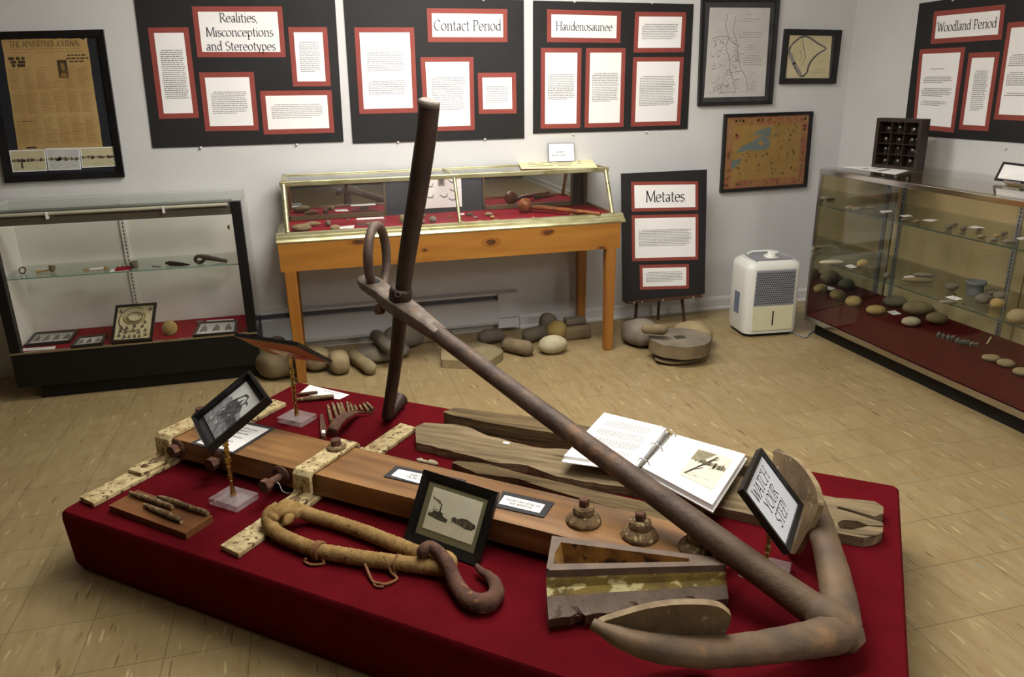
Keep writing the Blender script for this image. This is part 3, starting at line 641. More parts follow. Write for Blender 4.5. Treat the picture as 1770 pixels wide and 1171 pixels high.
tl_ = MB().prism([(xa + .05, YC + .012, .955), (xa + .05, YC + .008, .925), (xa + .05, YC + .014, .89), (xa + .05, YC + .085, .9), (xa + .05, YC + .1, .955)], (xb - xa - .1, 0, 0), M('dull_reflector', (120, 118, 110), rough=.35, metal=.6)).build('light_trough', L)
MB().tube([(xa + .06, YC - .004, .943), (xb - .06, YC - .004, .943)], .0085, TUBEW, 12).build('lamp_tube', tl_)
for px in (81, 284):
    p = on_y(px, 370, YC - .004); MB().box((p.x - .004, YC - .02, .918), (p.x + .004, YC + .012, .95), CASEWHITE).build('tube_clip', tl_)
for (pa, pb) in (((9, 389), (47, 580)), ((209, 376), (236, 523))):
    x = (on_y(*pa, 4.44).x + on_y(*pb, 4.44).x) / 2
    m = MB().box((x - .014, 4.44, zd), (x + .014, 4.45, .955), WHITEP)
    for k in range(34):
        z = zd + .02 + k * .02; m.box((x - .003, 4.4395, z), (x + .003, 4.4405, z + .012), DKGREY)
    m.build('shelf_standard', L)
ZS = .628
m = MB().box((xa + .02, 4.115, ZS - .006), (xb - .03, 4.435, ZS), SHELFG); m.box((xa + .02, 4.1138, ZS - .006), (xb - .03, 4.1148, ZS), GEDGE); m.build('shelf', L)
MB().lathe([(.012, 0), (.012, .008), (.005, .008), (.005, .012)], on_y(397, 393, YC + .06), GOLD, (-1, 0, 0), 12).build('lock', L)
def flat_card(name, pts, z, label, cat, mat=PAPER, t=.001, group=None, lines=2):
    q = px_pane(pts, z if callable(z) else (lambda a, b: on_z(a, b, z))); m = MB(); q.slab(m, t, mat, .0002)
    if lines: q.print_block(m, .12, .2, .88, .8, max(q.H * .6 / lines, .004), DARKPRINT, int(pts[0][0]), .3, False); 
    o = m.build(name); return tag(o, label, cat, group)
def stone(name, px, py, z, r, mat, label, cat='stone artifact', ang=0., amp=.12, seed=0, e=1.0, group=None, n=3, tilt=0.):
    c = on_z(px, py, z + r[2])
    if px > 1400 and c.y > 3.82: return      # seen only in the mirrored end of the right case
    m = MB().blob((c.x, c.y, z + r[2] * .94), r, mat, ang, amp, seed, n, e, tilt); return tag(m.build(name), label, cat, group)
# on the glass shelf
GS = 'small finds on the left glass shelf'
c = on_z(40, 473, ZS); tag(MB().tube([(c.x + .014 * math.cos(a), c.y + .008 * math.sin(a), ZS + .016 + .014 * math.sin(a)) for a in [k * math.pi / 6 for k in range(12)]], .0035, RUSTY, 8, True).build('iron_ring'), 'small dark iron ring, leftmost find on the left glass shelf', 'iron ring', GS)
t = thing('clay_pipe', on_z(78, 471, ZS), 'pale clay pipe with dark bowl beside the small iron ring', 'clay pipe', GS)
a, b = on_z(62, 471, ZS + .008), on_z(88, 466, ZS + .012); MB().tube([a, (a + b) / 2, b], [.008, .004, .005], STONE[5], 10).build('stem', t)
MB().lathe([(.008, 0), (.014, .012), (.016, .03), (.012, .03), (.009, .01)], on_z(90, 470, ZS + .001), STONE[2], (.2, 0, 1), 14).build('bowl', t)
flat_card('paper_slip', [(62, 467), (84, 465), (84, 469), (62, 471)], ZS, 'narrow red edged slip under the clay pipe stem', 'label', PAPER, lines=0)
t = thing('bone_tool', on_z(165, 466, ZS), 'pair of pale bone fragments on a red edged card on the left glass shelf', 'bone tool', GS)
a = px_pane([(150, 464), (184, 461), (182, 466), (147, 469)], lambda x, y: on_z(x, y, ZS)); m = MB(); a.slab(m, .001, RUST_RED, .0003); a.inset(.006, .0013).slab(m, .0004, PAPER); m.build('card', t)
MB().blob(on_z(149, 466, ZS + .006), (.017, .007, .006), STONE[5], .3, .2, 4).blob(on_z(183, 464, ZS + .008), (.013, .007, .01), STONE[5], 1, .2, 6).build('fragment', t)
t = thing('bead_card', on_z(212, 463, ZS), 'red card with three round white buttons beside the dark cup', 'button card', GS)
a = px_pane([(202, 461), (227, 458), (225, 463), (199, 466)], lambda x, y: on_z(x, y, ZS + .012)); m = MB(); a.slab(m, .012, FELT, -.012); m.build('card', t)
for k in range(3): MB().blob(on_z(206 + k * 8, 461 - k * .8, ZS + .016), (.009, .009, .005), STONE[4], 0, .05, k, 2).build('button', t)
flat_card('caption_card', [(193, 466), (225, 463), (222, 468), (190, 471)], ZS, 'white caption card in front of the red button card', 'label', PAPER, lines=2)
tag(MB().lathe([(.014, 0), (.018, .015), (.019, .036), (.014, .036), (.013, .012)], on_z(233.5, 464, ZS), STONE[3], seg=16).build('stone_cup'), 'small dark cup standing beside the red button card', 'cup', GS)
a, b = on_z(263, 460, ZS + .003), on_z(278, 461.5, ZS + .003); tag(MB().tube([a, b], [.003, .002], STONE[0], 6).build('needle'), 'thin grey needle lying between the dark cup and the stone celt', 'needle', GS)
a, b = on_z(286, 455, ZS + .012), on_z(328, 458, ZS + .008); tag(MB().tube([a, a * .8 + b * .2, a * .4 + b * .6, b], [.006, .013, .011, .003], DARKIRON, 12, flat=.6, ref=(0, 1, 0)).build('stone_celt'), 'dark tapering celt lying left of the socketed axe on the glass shelf', 'celt', GS)
t = thing('socket_axe', on_z(362, 456, ZS), 'dark iron axe head with round eye on the left glass shelf', 'axe head', GS)
c = on_z(345, 449, ZS + .022); b = on_z(391, 455, ZS + .004)
MB().tube([c + V((.021 * math.cos(a), 0, .017 * math.sin(a) + .002)) for a in [k * math.pi / 8 for k in range(16)]], .0085, DARKIRON, 10, True, flat=2.2, ref=(0, 1, 0)).build('eye', t)
L_ = b.x - c.x; MB().prism([V((c.x + x, c.y - .022, c.z + z)) for x, z in ((-.006, .021), (.012, .024), (.04, .017), (L_, b.z - c.z + .004), (L_, b.z - c.z - .003), (.05, -.004), (.022, .0), (.012, .012))], (0, .044, 0), DARKIRON).build('blade', t, .003)
# on the red deck
GD = 'framed finds on the left case deck'
def finds_frame(pts, z, label, seed, fn=None, big=False, cols=5, rows=1, under=None):
    q = px_pane(pts, fn or (lambda a, b: on_z(a, b, z))); root = thing('specimen_frame', q.p(.5, .5, -.012 if not big else -.02), label, 'specimen frame', GD)
    tk = .014
    m = MB(); q.ring(m, .012, tk, BLKFRAME, -tk + .001); m.build('frame', root)
    m = MB(); i = q.inset(.011, -tk + .003); i.slab(m, .003, MAPCREAM if big else PAPER); m.build('backing', root)
    r = random.Random(seed); d = .004
    if big:
        def ringp(cx, cy, a, b, n, rr, mat, a0=0, a1=360):
            pts = [i.p(cx + a * math.cos(math.radians(a0 + (a1 - a0) * k / n)), cy + b * math.sin(math.radians(a0 + (a1 - a0) * k / n)), d + .003) for k in range(n + (a1 - a0 < 360))]
            return MB().tube(pts, rr, mat, 6, a1 - a0 >= 360)
        ringp(.5, .34, .17, .11, 24, .003, STONE[4]).build('bead_strand', root); ringp(.5, .34, .22, .15, 24, .0035, STONE[2]).build('bead_strand', root)
        ringp(.5, .34, .29, .2, 24, .003, STONE[5], -40, 200).build('bead_strand', root); ringp(.48, .4, .4, .36, 30, .002, STONE[3], 60, 300).build('bead_strand', root)
        sp = [(.13, .85), (.28, .9), (.42, .9), (.56, .9), (.7, .9), (.86, .88), (.15, .72), (.3, .76), (.5, .72), (.66, .78), (.84, .74), (.32, .64), (.52, .6), (.74, .62), (.1, .14), (.9, .12), (.8, .5), (.16, .6)]
    else: sp = [((k + .5) / cols, (j + .5) / rows) for k in range(cols) for j in range(rows)]
    for (u, v) in sp:
        w, hh = (.055, .06) if big else (.35 / cols, .32 / rows)
        a = [(u - w * .8, v + hh * (.7 + .3 * r.random())), (u - w * (.5 + .3 * r.random()), v - hh * .2), (u - w * .1, v - hh), (u + w * (.4 + .4 * r.random()), v - hh * .1), (u + w * .8, v + hh * .7), (u + w * .1, v + hh * .5)]
        m = MB(); m.prism([i.p(x, y, d) for x, y in a], i.n * .004, r.choice((STONE[3], STONE[6], STONE[2], STONE[3]))); m.build('projectile_point', root)
    m = MB(); q.inset(.011, 0).slab(m, .001, PICGLASS, -.002); m.build('glazing', root)
    return root
finds_frame([(60, 575.5), (135, 570), (121, 589), (43, 596)], zd + .016, 'low black frame of grey points, leftmost on the red deck of the left case', 11, cols=4)
finds_frame([(136, 582), (184, 577.5), (177, 593), (121, 599)], zd + .016, 'small black frame of points left of the upright bead frame', 12, cols=3)
BLq, BRq = on_z(191.5, 592, zd + .014), on_z(262.5, 587, zd + .014)
def stand_rect(BLp, BRp, tlpx, trpx):
    "an upright rectangle standing on a bottom edge: its top corners lie square to that edge"
    ed = (BRp - BLp); out = []
    for c, p in ((BLp, tlpx), (BRp, trpx)): out.append(on(*p, c, ed))
    return Pane(out[0], out[1], BRp, BLp)
qq = stand_rect(BLq, BRq, (200, 528), (271, 523))
finds_frame(qq.c, 0, 'upright black frame with rings of beads and dark points in the left case', 13, fn=lambda *a: V(a), big=True)
finds_frame([(344, 557), (411, 553), (408, 574), (333, 580)], zd + .016, 'black frame of three dark points at the right end of the left case deck', 14, cols=3)
c = on_z(295, 581, zd); m = MB().lathe([(0, -.007), (.036, -.007), (.04, 0), (.036, .007), (0, .007)], c + V((0, .01, .041)), STONE[5], (-.15, -1, .25), 28); tag(m.build('stone_disc'), 'round tan stone disc standing on edge beside the bead frame', 'stone disc')
flat_card('caption_card', [(40, 603), (97, 599), (94, 604), (37, 607.5)], zd, 'white caption strip at the front left of the red deck', 'label')
flat_card('caption_card', [(358, 554.5), (404, 552), (403, 555.5), (357, 558)], zd, 'white caption strip behind the right framed points', 'label')
tag(MB().blob(on_z(345, 556, zd + .006), (.02, .008, .007), STONE[3], .3, .2, 3).build('stone_flake'), 'dark flake beside the caption strip at the back of the deck', 'stone artifact')

# ================================================================== wooden table with brass showcase
T = thing('showcase_table', (.73, 4.2, 0), 'honey coloured pine table carrying the brass framed glass showcase', 'table')
tx0, tx1, ty0, ty1 = -.19, 1.648, 3.91, 4.44
_kn = Pane((tx0, ty0, .752), (tx1, ty0, .752), (tx1, ty0, .61), (tx0, ty0, .61)); _km = MB(); _KN = M('pine_knot', (92, 54, 22), (70, 40, 18), rough=.5, sc=(60, 60, 60)); _KH = M('pine_knot_halo', (136, 82, 30), (150, 94, 36), rough=.45, sc=(30, 30, 30))
_am = MB().box((tx0, ty0, .61), (tx1, ty0 + .03, .752), PINE)
for (u, v, a, b) in ((.595, .42, .014, .11), (.765, .2, .011, .09), (.78, .16, .006, .06), (.215, .08, .016, .09), (.94, .95, .01, .06), (.4, .55, .006, .05)):
    _kn.poly(_am, [(u + 2.1 * a * math.cos(t), min(.99, max(.01, v + 1.7 * b * math.sin(t)))) for t in [k * math.pi / 9 for k in range(18)]], _KH, .0003)
    _kn.poly(_am, [(u + a * math.cos(t), min(.985, max(.015, v + b * math.sin(t)))) for t in [k * math.pi / 7 for k in range(14)]], _KN, .0006)
_am.build('apron', T, 0)
MB().box((tx0, ty1 - .03, .61), (tx1, ty1, .752), PINE).box((tx0, ty0 + .03, .61), (tx0 + .03, ty1 - .03, .752), PINE).box((tx1 - .03, ty0 + .03, .61), (tx1, ty1 - .03, .752), PINE).build('apron', T, .003)
for (x, y) in ((tx0 + .045, ty0 + .03), (tx1 - .05, ty0 + .03), (tx0 + .045, ty1 - .03), (tx1 - .05, ty1 - .03)):
    w = .03; k = .024
    MB().hexa([(x - k, y - k, 0), (x + k, y - k, 0), (x + k, y + k, 0), (x - k, y + k, 0), (x - w, y - w, .61), (x + w, y - w, .61), (x + w, y + w, .61), (x - w, y + w, .61)], PINELEG).build('leg', T, .004)
S = thing('glass_showcase', (.73, 4.2, .753), 'long brass framed slant front glass showcase on the pine table', 'showcase')
sx0, sx1 = -.15, 1.63; fy, fz, by, bz = 3.965, .80, 4.43, 1.035; uy = 4.085; uz = 1.03
def rail(pr, a, b): return MB().prism([V(a) + V((0, o, z)) for o, z in pr], V(b) - V(a), BRASS)
pr = [(-.055, 0), (-.058, .008), (-.05, .018), (-.038, .02), (-.036, .03), (-.022, .033), (-.02, .044), (.0, .047), (.0, 0)]
fr = MB().prism([V((sx0 - .045, fy, .7535)) + V((0, o, z)) for o, z in pr], (sx1 - sx0 + .09, 0, 0), BRASS); fr.build('front_moulding', S)
for x, sgn in ((sx0, -1), (sx1, 1)):
    MB().prism([V((x - sgn * .0, fy - .01, .7535)) + V((-sgn * o * .8, 0, z)) for o, z in pr], (0, 4.44 - fy + .01, 0), BRASS).build('end_moulding', S)
    MB().tube([(x - sgn * .012, fy, fz - .002), (x - sgn * .012, uy, uz)], .0125, BRASS, 10).build('slant_post', S)
    MB().box((x - sgn * .024, by - .022, .755), (x, by, bz), M('dark_bronze', (86, 72, 48), rough=.4, metal=.6)).build('rear_post', S)
    MB().box((x - .012 - sgn * .012, uy - .006, uz - .006), (x + .012 - sgn * .012, by, uz + .012), BRASS).build('top_end_rail', S)
    e = [(x - sgn * .012, fy + .01, fz), (x - sgn * .012, by - .02, fz), (x - sgn * .012, by - .02, uz - .008), (x - sgn * .012, uy + .01, uz - .008)]
    MB().prism(e, (-sgn * .003, 0, 0), GLASS).build('end_pane', S)
MB().box((sx0 - .006, uy - .013, uz - .014), (sx1 + .006, uy + .009, uz + .012), BRASS).build('top_front_rail', S, .005)
MB().box((sx0, by - .02, uz - .008), (sx1, by, uz + .012), BRASS).build('top_rear_rail', S, .003)
xm = on_y(795, 386, fy).x
MB().tube([(xm, fy, fz - .002), (xm, uy, uz)], .009, BRASS, 8).build('slant_mullion', S)
MB().box((xm - .011, uy, uz - .004), (xm + .011, by - .01, uz + .011), BRASS).build('top_mullion', S)
nn = V((0, -(uz - fz), (uy - fy))).normalized()
MB().prism([(sx0 + .012, fy + .004, fz), (sx1 - .012, fy + .004, fz), (sx1 - .012, uy + .002, uz - .012), (sx0 + .012, uy + .002, uz - .012)], nn * -.003, GLASS).build('slant_pane', S)
MB().box((sx0 + .01, uy + .01, uz + .002), (sx1 - .01, by - .018, uz + .006), GLASS).build('top_pane', S)
ZF = .785
MB().box((sx0 + .0, fy - .005, ZF - .01), (sx1, by, ZF), FELT).build('felt_deck', S)
DKB = M('dark_blue_backing', (44, 47, 58), rough=.7)
for (a, b) in ((495, 668), (835, 990)):
    p, q = on_y(a, 350, by - .03), on_y(b, 350, by - .03)
    d = MB().box((p.x, by - .025, ZF + .028), (q.x, by - .02, uz - .012), MIRROR).build('mirror_door', S)
    m = MB()
    for (u0, u1, w0, w1) in ((p.x, q.x, ZF + .004, ZF + .028), (p.x, p.x + .012, ZF, uz - .01), (q.x - .012, q.x, ZF, uz - .01)): m.box((u0, by - .03, w0), (u1, by - .018, w1), M('dull_brass_edge', (120, 110, 84), rough=.4, metal=.7))
    m.build('door_frame', d)
p, q = on_y(666, 350, by - .01), on_y(838, 350, by - .01)
MB().box((p.x - .01, by - .014, ZF), (q.x + .01, by - .008, uz - .01), DKB).build('middle_door', S)
MB().box((sx0, by - .006, ZF), (sx1, by + .0, uz - .01), DKB).build('rear_panel', S)
s = px_pane([(730, 291), (800, 291), (799, 358), (730, 359)], lambda a, b: on_y(a, b, by - .03)); zt_ = min(s.c[0].z, uz - .02)
s = Pane((s.c[3].x, by - .026, zt_), (s.c[2].x, by - .026, zt_), (s.c[2].x, by - .026, ZF + .03), (s.c[3].x, by - .026, ZF + .03)); m = MB(); s.slab(m, .001, PAPER); r = random.Random(6)
s.rect(m, .42, .1, .58, .36, MAPLINE, .0014); s.rect(m, .46, .14, .54, .3, DARKPRINT, .0016)
for (u, v) in ((.2, .3), (.2, .62), (.78, .2), (.8, .45), (.55, .62), (.76, .72)):
    s.line(m, [(u - .1, v), (u - .02, v + .06), (u + .06, v + .05), (u + .1, v - .03)], .004, DARKPRINT, .0015); s.line(m, [(u - .08, v + .03), (u, v + .09), (u + .1, v + .06)], .003, DARKPRINT, .0015)
tag(m.build('pipe_drawing'), 'white sheet of sketched pipes standing in the middle of the brass showcase', 'drawing')
# finds on the red felt
GF = 'stone finds on the red felt of the showcase'
def find(px, py, r, mi, label, ang=0., seed=0, amp=.15, e=1., cat='stone artifact', name='stone_tool'):
    return stone(name, px, py, ZF, r, STONE[mi], label, cat, ang, amp, seed, e, GF)
find(521, 393, (.05, .04, .02), 2, 'large rough brown stone at the front left of the showcase', .1, 1, .25)
find(540, 387, (.045, .014, .013), 1, 'long tan stone behind the large rough brown stone', 0, 2)
find(567, 385, (.016, .022, .017), 0, 'small upright grey stone behind the square brown one', .2, 3, .2)
find(579, 393, (.024, .022, .012), 1, 'square tan stone left of the clear acrylic block', .3, 4, .2, .7)
find(601, 380, (.011, .006, .005), 3, 'tiny dark chip behind the clear acrylic block', 0, 5)
find(695, 378, (.017, .016, .024), 2, 'brown stone half hidden behind the tall iron bar', 0, 6)
find(730, 383, (.016, .018, .010), 0, 'grey flat stone just right of the tall iron bar', .5, 7)
find(733, 373, (.014, .01, .008), 3, 'small dark stone behind the grey flat stone', .5, 8)
find(748, 379, (.021, .019, .019), 3, 'round dark pebble right of the iron bar', 0, 9, .06)
find(767, 387, (.014, .006, .004), 0, 'small flat grey flake at the front left of the mullion', 0, 10)
find(778, 374, (.014, .006, .005), 2, 'thin brown flake behind the mullion', .2, 11)
find(812, 370, (.022, .012, .01), 3, 'oval dark stone beside the small white caption', .1, 12)
find(822, 376, (.013, .009, .007), 0, 'grey flake in front of the oval dark stone', .1, 13)
find(829, 382, (.017, .008, .005), 1, 'tan flake nearest the glass right of the mullion', .1, 14)
find(845, 370, (.024, .016, .011), 1, 'pale mottled stone left of the ball headed club', -.4, 15)
find(851, 375, (.014, .012, .009), 5, 'yellowish stone touching the pale mottled stone', .4, 16)
find(857, 380, (.018, .007, .006), 2, 'slim brown flake below the yellowish stone', .0, 17)
find(799, 384, (.012, .008, .007), 1, 'small tan chip at the foot of the mullion', .0, 18)
find(897, 377, (.006, .005, .004), 0, 'tiny grey chip in front of the ball headed club', 0, 19)
find(922, 376, (.006, .004, .004), 4, 'tiny pale chip under the club handle', 0, 20)
find(666, 371, (.012, .008, .006), 3, 'dark chip near the lower mirror frame', 0, 21)
flat_card('caption_card', [(589, 392), (613, 390), (611, 394.5), (587, 396)], ZF, 'white caption left of the clear acrylic block', 'label')
flat_card('caption_card', [(796, 369), (803, 368.6), (802, 371.4), (795, 371.8)], ZF, 'tiny white caption beside the oval dark stone', 'label')
p = on_z(617, 391, ZF); t = thing('acrylic_block', p, 'clear acrylic display block left of the iron ring', 'display block')
MB().box((p.x, p.y, ZF + .001), (p.x + .15, p.y + .055, ZF + .032), ACRYL).build('block', t)
MB().box((p.x + .002, p.y + .002, ZF + .0325), (p.x + .148, p.y + .053, ZF + .0335), PAPER).build('caption', t)
tag(MB().blob((p.x + .08, p.y - .014, ZF + .011), (.035, .01, .011), STONE[2], 0, .15, 22).build('stone_tool'), 'slender brown stone lying against the front of the acrylic block', 'stone artifact', GF)
t = thing('ball_headed_club', on_z(908, 366, ZF), 'wooden war club with round polished ball head in the showcase', 'war club')
c = on_z(907.5, 355, ZF + .042); MB().blob((c.x, c.y, ZF + .042), (.042, .042, .042), CLUB, 0, .03, 2).build('ball_head', t)
a = V((c.x + .03, c.y - .005, ZF + .03)); b = on_z(1038, 370, ZF + .02)
MB().tube([a, a * .8 + b * .2 + V((0, 0, .004)), a * .45 + b * .55 + V((0, 0, .003)), b], [.014, .017, .017, .012], CLUB, 12, flat=.8).build('handle', t)
tag(MB().tube([on_z(985, 371.5, ZF + .006), on_z(1010, 368, ZF + .012), on_z(1036, 371, ZF + .006)], [.006, .01, .004], CLUB, 8).build('wood_splinter'), 'broken wooden splinter lying in front of the club handle end', 'wood fragment')
# papers on top
flat_card('document_sheet', [(895, 279.5), (1022, 275), (1033, 290), (901, 292.5)], uz + .0126, 'cream document lying on top of the brass showcase', 'document', MANILA, lines=3)
a, b = on_z(948.5, 280.5, uz + .0145), on_z(994, 279, uz + .0145); q = stand_rect(a, b, (947, 248), (992, 247))
t = thing('caption_sign', (a + b) / 2, 'small white sign in clear holder standing on the cream document', 'sign')
m = MB(); q.slab(m, .003, SIGNBLK, -.003); q.inset(.003, .0002).slab(m, .0006, PAPER); i = q.inset(.004, .0008)
i.print_block(m, .3, .42, .7, .5, .012, DARKPRINT, 5, .4, False); i.print_block(m, .1, .6, .92, .68, .012, DARKPRINT, 6, .4, False); m.build('card', t)
dv = V((0, .035, 0)); MB().prism([a + V((.0, .0045, 0)), b + V((0, .0045, 0)), b + dv, a + dv], (0, 0, .002), ACRYL).build('holder_foot', t)

# ================================================================== easel with the Metates board
E_ = thing('easel', (1.93, 4.28, 0), 'small dark wooden easel holding the Metates board', 'easel')
yb = 4.27
A, B = on_y(1081, 515, yb), on_y(1211, 515, yb); zl = (A.z + B.z) / 2
MB().box((A.x, yb - .03, zl - .012), (B.x, yb + .02, zl), EASEL).build('ledge', E_, .002)
for (p, top) in ((on_z(1099, 566, 0), V((A.x + .17, yb + .13, .8))), (on_z(1194, 563, 0), V((B.x - .17, yb + .13, .8)))):
    p.y = yb + .03; MB().tube([p, top], .011, EASEL, 4, ref=(1, 0, 0), smooth=False).build('front_leg', E_)
p = on_z(1137.5, 553, 0); MB().tube([V((p.x, min(p.y, 4.46), 0)), V((p.x, yb + .125, .8))], .01, EASEL, 4, ref=(1, 0, 0), smooth=False).build('rear_leg', E_)
for px in (1096, 1110, 1146, 1198): c = on_y(px, 517, yb - .03); MB().lathe([(.004, 0), (.005, .003), (0, .005)], (c.x, yb - .03, zl - .006), CASEWHITE, (0, -1, 0), 8).build('tack', E_)
BLm, BRm = on_z(1076.3, 514.5, zl + .001), on_z(1217.7, 512.5, zl + .001)
BLm = V((BLm.x, yb, zl + .001)); BRm = V((on_y(1217.7, 513, yb).x, yb, zl + .001)); BLm.x = on_y(1076.3, 515, yb).x
top = on_y(1077, 300, yb + .085); q = Pane((BLm.x, yb + .085, top.z), (BRm.x + .006, yb + .085, top.z), BRm, BLm)
mfn2 = lambda a, b: on(a, b, q.c[3], q.n)
board('black board titled Metates standing on an easel beside the table', q, [
    ([(1090.7, 314.6), (1206.6, 313.2), (1206.6, 363.6), (1091.7, 366)], title('Metates', h=.07, sx=.95), .02),
    ([(1091.7, 372.2), (1206.9, 370), (1206.6, 449), (1092.3, 452.1)], body((.06, .28, .94, .72), seed=51, mat=DARKPRINT), .02),
    ([(1105.2, 458.3), (1190.6, 456.5), (1190.6, 498.9), (1106, 501.3)], body((.08, .2, .94, .8), seed=53, mat=DARKPRINT), .02)], [], mfn2, q.n, group=None)

# ================================================================== stones on the floor
GM = 'grinding stones on the floor by the back wall'
def fstone(px, py, r, mi, label, ang=0., seed=0, amp=.1, e=1., z=0., cat='grinding stone', name='grinding_stone', tilt=0.):
    "px,py: where it meets the floor nearest to us, about its middle"
    c = on_z(px, py, z); m = MB().blob((c.x, c.y + r[1] * .8, z + r[2] * .96), r, STONE[mi], ang, amp, seed, 3, e, tilt); return tag(m.build(name), label, cat, GM)
def pestle(p0, p1, r, mi, label, z=0., r2=None):
    a, b = on_z(*p0, z + r), on_z(*p1, z + (r2 or r)); a.z = z + r; b.z = z + (r2 or r)
    return tag(MB().capsule(a, b, r, STONE[mi], 16, .006, r2).build('stone_pestle'), label, 'pestle', GM)
fstone(488, 657, (.145, .15, .085), 2, 'large hollowed stone behind the photograph stand, left of the table leg', .2, 3, .14, .85)
c = on_z(488, 657, 0); tag(MB().blob((c.x - .01, c.y + .12, .182), (.045, .035, .03), STONE[3], 0, .1, 5).build('hand_stone'), 'small dark hand stone lying in the large hollowed stone', 'hand stone', GM)
fstone(545, 646, (.075, .11, .065), 1, 'tan wedge shaped stone just right of the front left table leg', .6, 7, .14, .8)
fstone(589, 650, (.058, .085, .06), 1, 'oblong tan stone standing end on under the table', .05, 9, .06, .72)
pestle((607, 612), (644, 640), .038, 1, 'short round ended tan pestle beside the oblong stone')
fstone(662, 629, (.17, .11, .045), 0, 'broad dished grey grinding slab behind the iron bar', .1, 11, .1, .85)
fstone(700, 606, (.13, .07, .075), 0, 'grey slab behind the dished grinding slab against the heater', .3, 12, .1, .85)
pestle((647, 578), (676, 604), .036, 3, 'dark round hand stone resting across the dished grinding slab', .085)
p = on_z(751, 592, 0); tag(MB().hexa([(p.x - .1, p.y, 0), (p.x + .13, p.y - .02, 0), (p.x + .13, p.y + .07, 0), (p.x - .1, p.y + .09, 0), (p.x - .1, p.y, .05), (p.x + .13, p.y - .02, .045), (p.x + .12, p.y + .06, .045), (p.x - .09, p.y + .08, .05)], STONE[2]).build('stone_slab', None, .012), 'thin brown slab lying at the foot of the heater', 'stone slab', GM)
zz = .05; tp = [on_z(*p, zz) for p in ((764, 599), (790, 593), (826, 591), (852, 597), (870, 606), (866, 612), (846, 624), (800, 624), (762, 622))]
m = MB().prism([p - V((0, 0, zz)) for p in tp], (0, 0, zz), STONE[1]); tag(m.build('stone_slab', None, .008), 'flat pale tan slab on the floor, crossed by the iron shank', 'stone slab', GM)
pestle((869, 593), (920, 605), .045, 2, 'long brown cylindrical pestle left of the round pale boulder')
pestle((826, 585), (872, 578), .045, 3, 'long dark stone behind the flat tan slab at the wall')
pestle((905, 583), (945, 571), .045, 3, 'dark oblong stone behind the cylindrical pestle')
fstone(960, 615, (.088, .06, .055), 4, 'smooth pale round boulder beside the right front table leg', 0, 15, .04)
fstone(967, 590, (.07, .06, .06), 5, 'yellowish round stone behind the pale boulder', 0, 17, .05)
fstone(951, 583, (.06, .06, .075), 3, 'dark stone behind the yellowish round stone', 0, 18, .1)
p = on_z(1001, 588, 0)
tag(MB().box((p.x - .09, p.y, 0), (p.x + .085, p.y + .12, .085), STONE[2]).build('stone_block', None, .02), 'squared brown stone block behind the pale boulder under the table', 'stone block', GM)
tag(MB().box((p.x - .07, p.y + .03, .086), (p.x + .06, p.y + .11, .125), STONE[0]).build('stone_block', None, .012), 'small grey slab lying on top of the squared stone block', 'stone slab', GM)
# in front of the easel
fstone(1118, 603, (.105, .12, .075), 0, 'grey metate with a hand stone on it, left of the stone wheel', .2, 21, .1, .8)
pestle((1108, 568), (1155, 571), .03, 2, 'slim brown hand stone lying on the grey metate', .15)
fstone(1212, 607, (.11, .13, .07), 1, 'tan stone half hidden behind the right side of the stone wheel', -.2, 23, .1, .85)
c = on_z(1175, 583, .125); m = MB(); R_, hole = .172, .028; n = 40; zt, zb_ = .125, .052
ro = [(R_ * (1 + .012 * math.sin(5 * k) + .008 * math.sin(11 * k + 1))) for k in range(n)]
ot = [V((c.x + ro[k] * math.cos(2 * math.pi * k / n), c.y + ro[k] * math.sin(2 * math.pi * k / n), zt)) for k in range(n)]
ob = [V((p.x, p.y, zb_)) for p in ot]
def sq(k, r):
    a = 2 * math.pi * k / n + .2; s_ = r / max(abs(math.cos(a)), abs(math.sin(a))); return V((c.x + s_ * math.cos(a - .2 + .1), c.y + s_ * math.sin(a - .2 + .1), zt))
it = [sq(k, .03) for k in range(n)]; ib = [V((p.x, p.y, zt - .05)) for p in it]
m.add(ot + it, [(k, (k + 1) % n, n + (k + 1) % n, n + k) for k in range(n)], STONE[0])
m.add(ot + ob, [(k, n + k, n + (k + 1) % n, (k + 1) % n) for k in range(n)], STONE[2], True)
m.add(it + ib, [(k, (k + 1) % n, n + (k + 1) % n, n + k) for k in range(n)], STONE[3]); m.add(ib, [list(range(n))], STONE[3]); m.add(ob, [list(range(n))[::-1]], STONE[2])
tag(m.build('millstone', None, .006), 'round flat stone wheel with a square hole in its middle', 'mill wheel')
tag(MB().blob((c.x - .03, c.y - .04, .02), (.13, .1, .02), STONE[2], 0, .1, 25).build('stone_slab'), 'low brown stone wedged beneath the stone wheel', 'stone slab', GM)

# ================================================================== dehumidifier
p0, p1 = on_z(1294, 586, 0), on_z(1369, 586, 0)
D = thing('dehumidifier', ((p0.x + p1.x) / 2, p0.y + .13, 0), 'white and cream dehumidifier with grey grille in the corner', 'dehumidifier')
w = .352; hx = w / 2; cx0 = (on_z(1266, 576, 0).x + on_z(1376, 586, 0).x) / 2 + .03; cy0 = p0.y; dep = .26; Hd = .468
th = math.radians(-6)
def DX(x, y, z): return V((cx0 + x * math.cos(th) - y * math.sin(th), cy0 + x * math.sin(th) + y * math.cos(th), z))
def rr(hx, d, r, z, n=5, y0=0.):
    out = []
    for (sx, sy, a0) in ((-1, 0, 180), (1, 0, 270), (1, 1, 0), (-1, 1, 90)):
        for k in range(n + 1):
            a = math.radians(a0 + 90 * k / n); out.append((sx * (hx - r) + r * math.cos(a), (y0 + r if sy == 0 else d - r) + r * math.sin(a)))
    return [DX(x, y, z) for x, y in out]
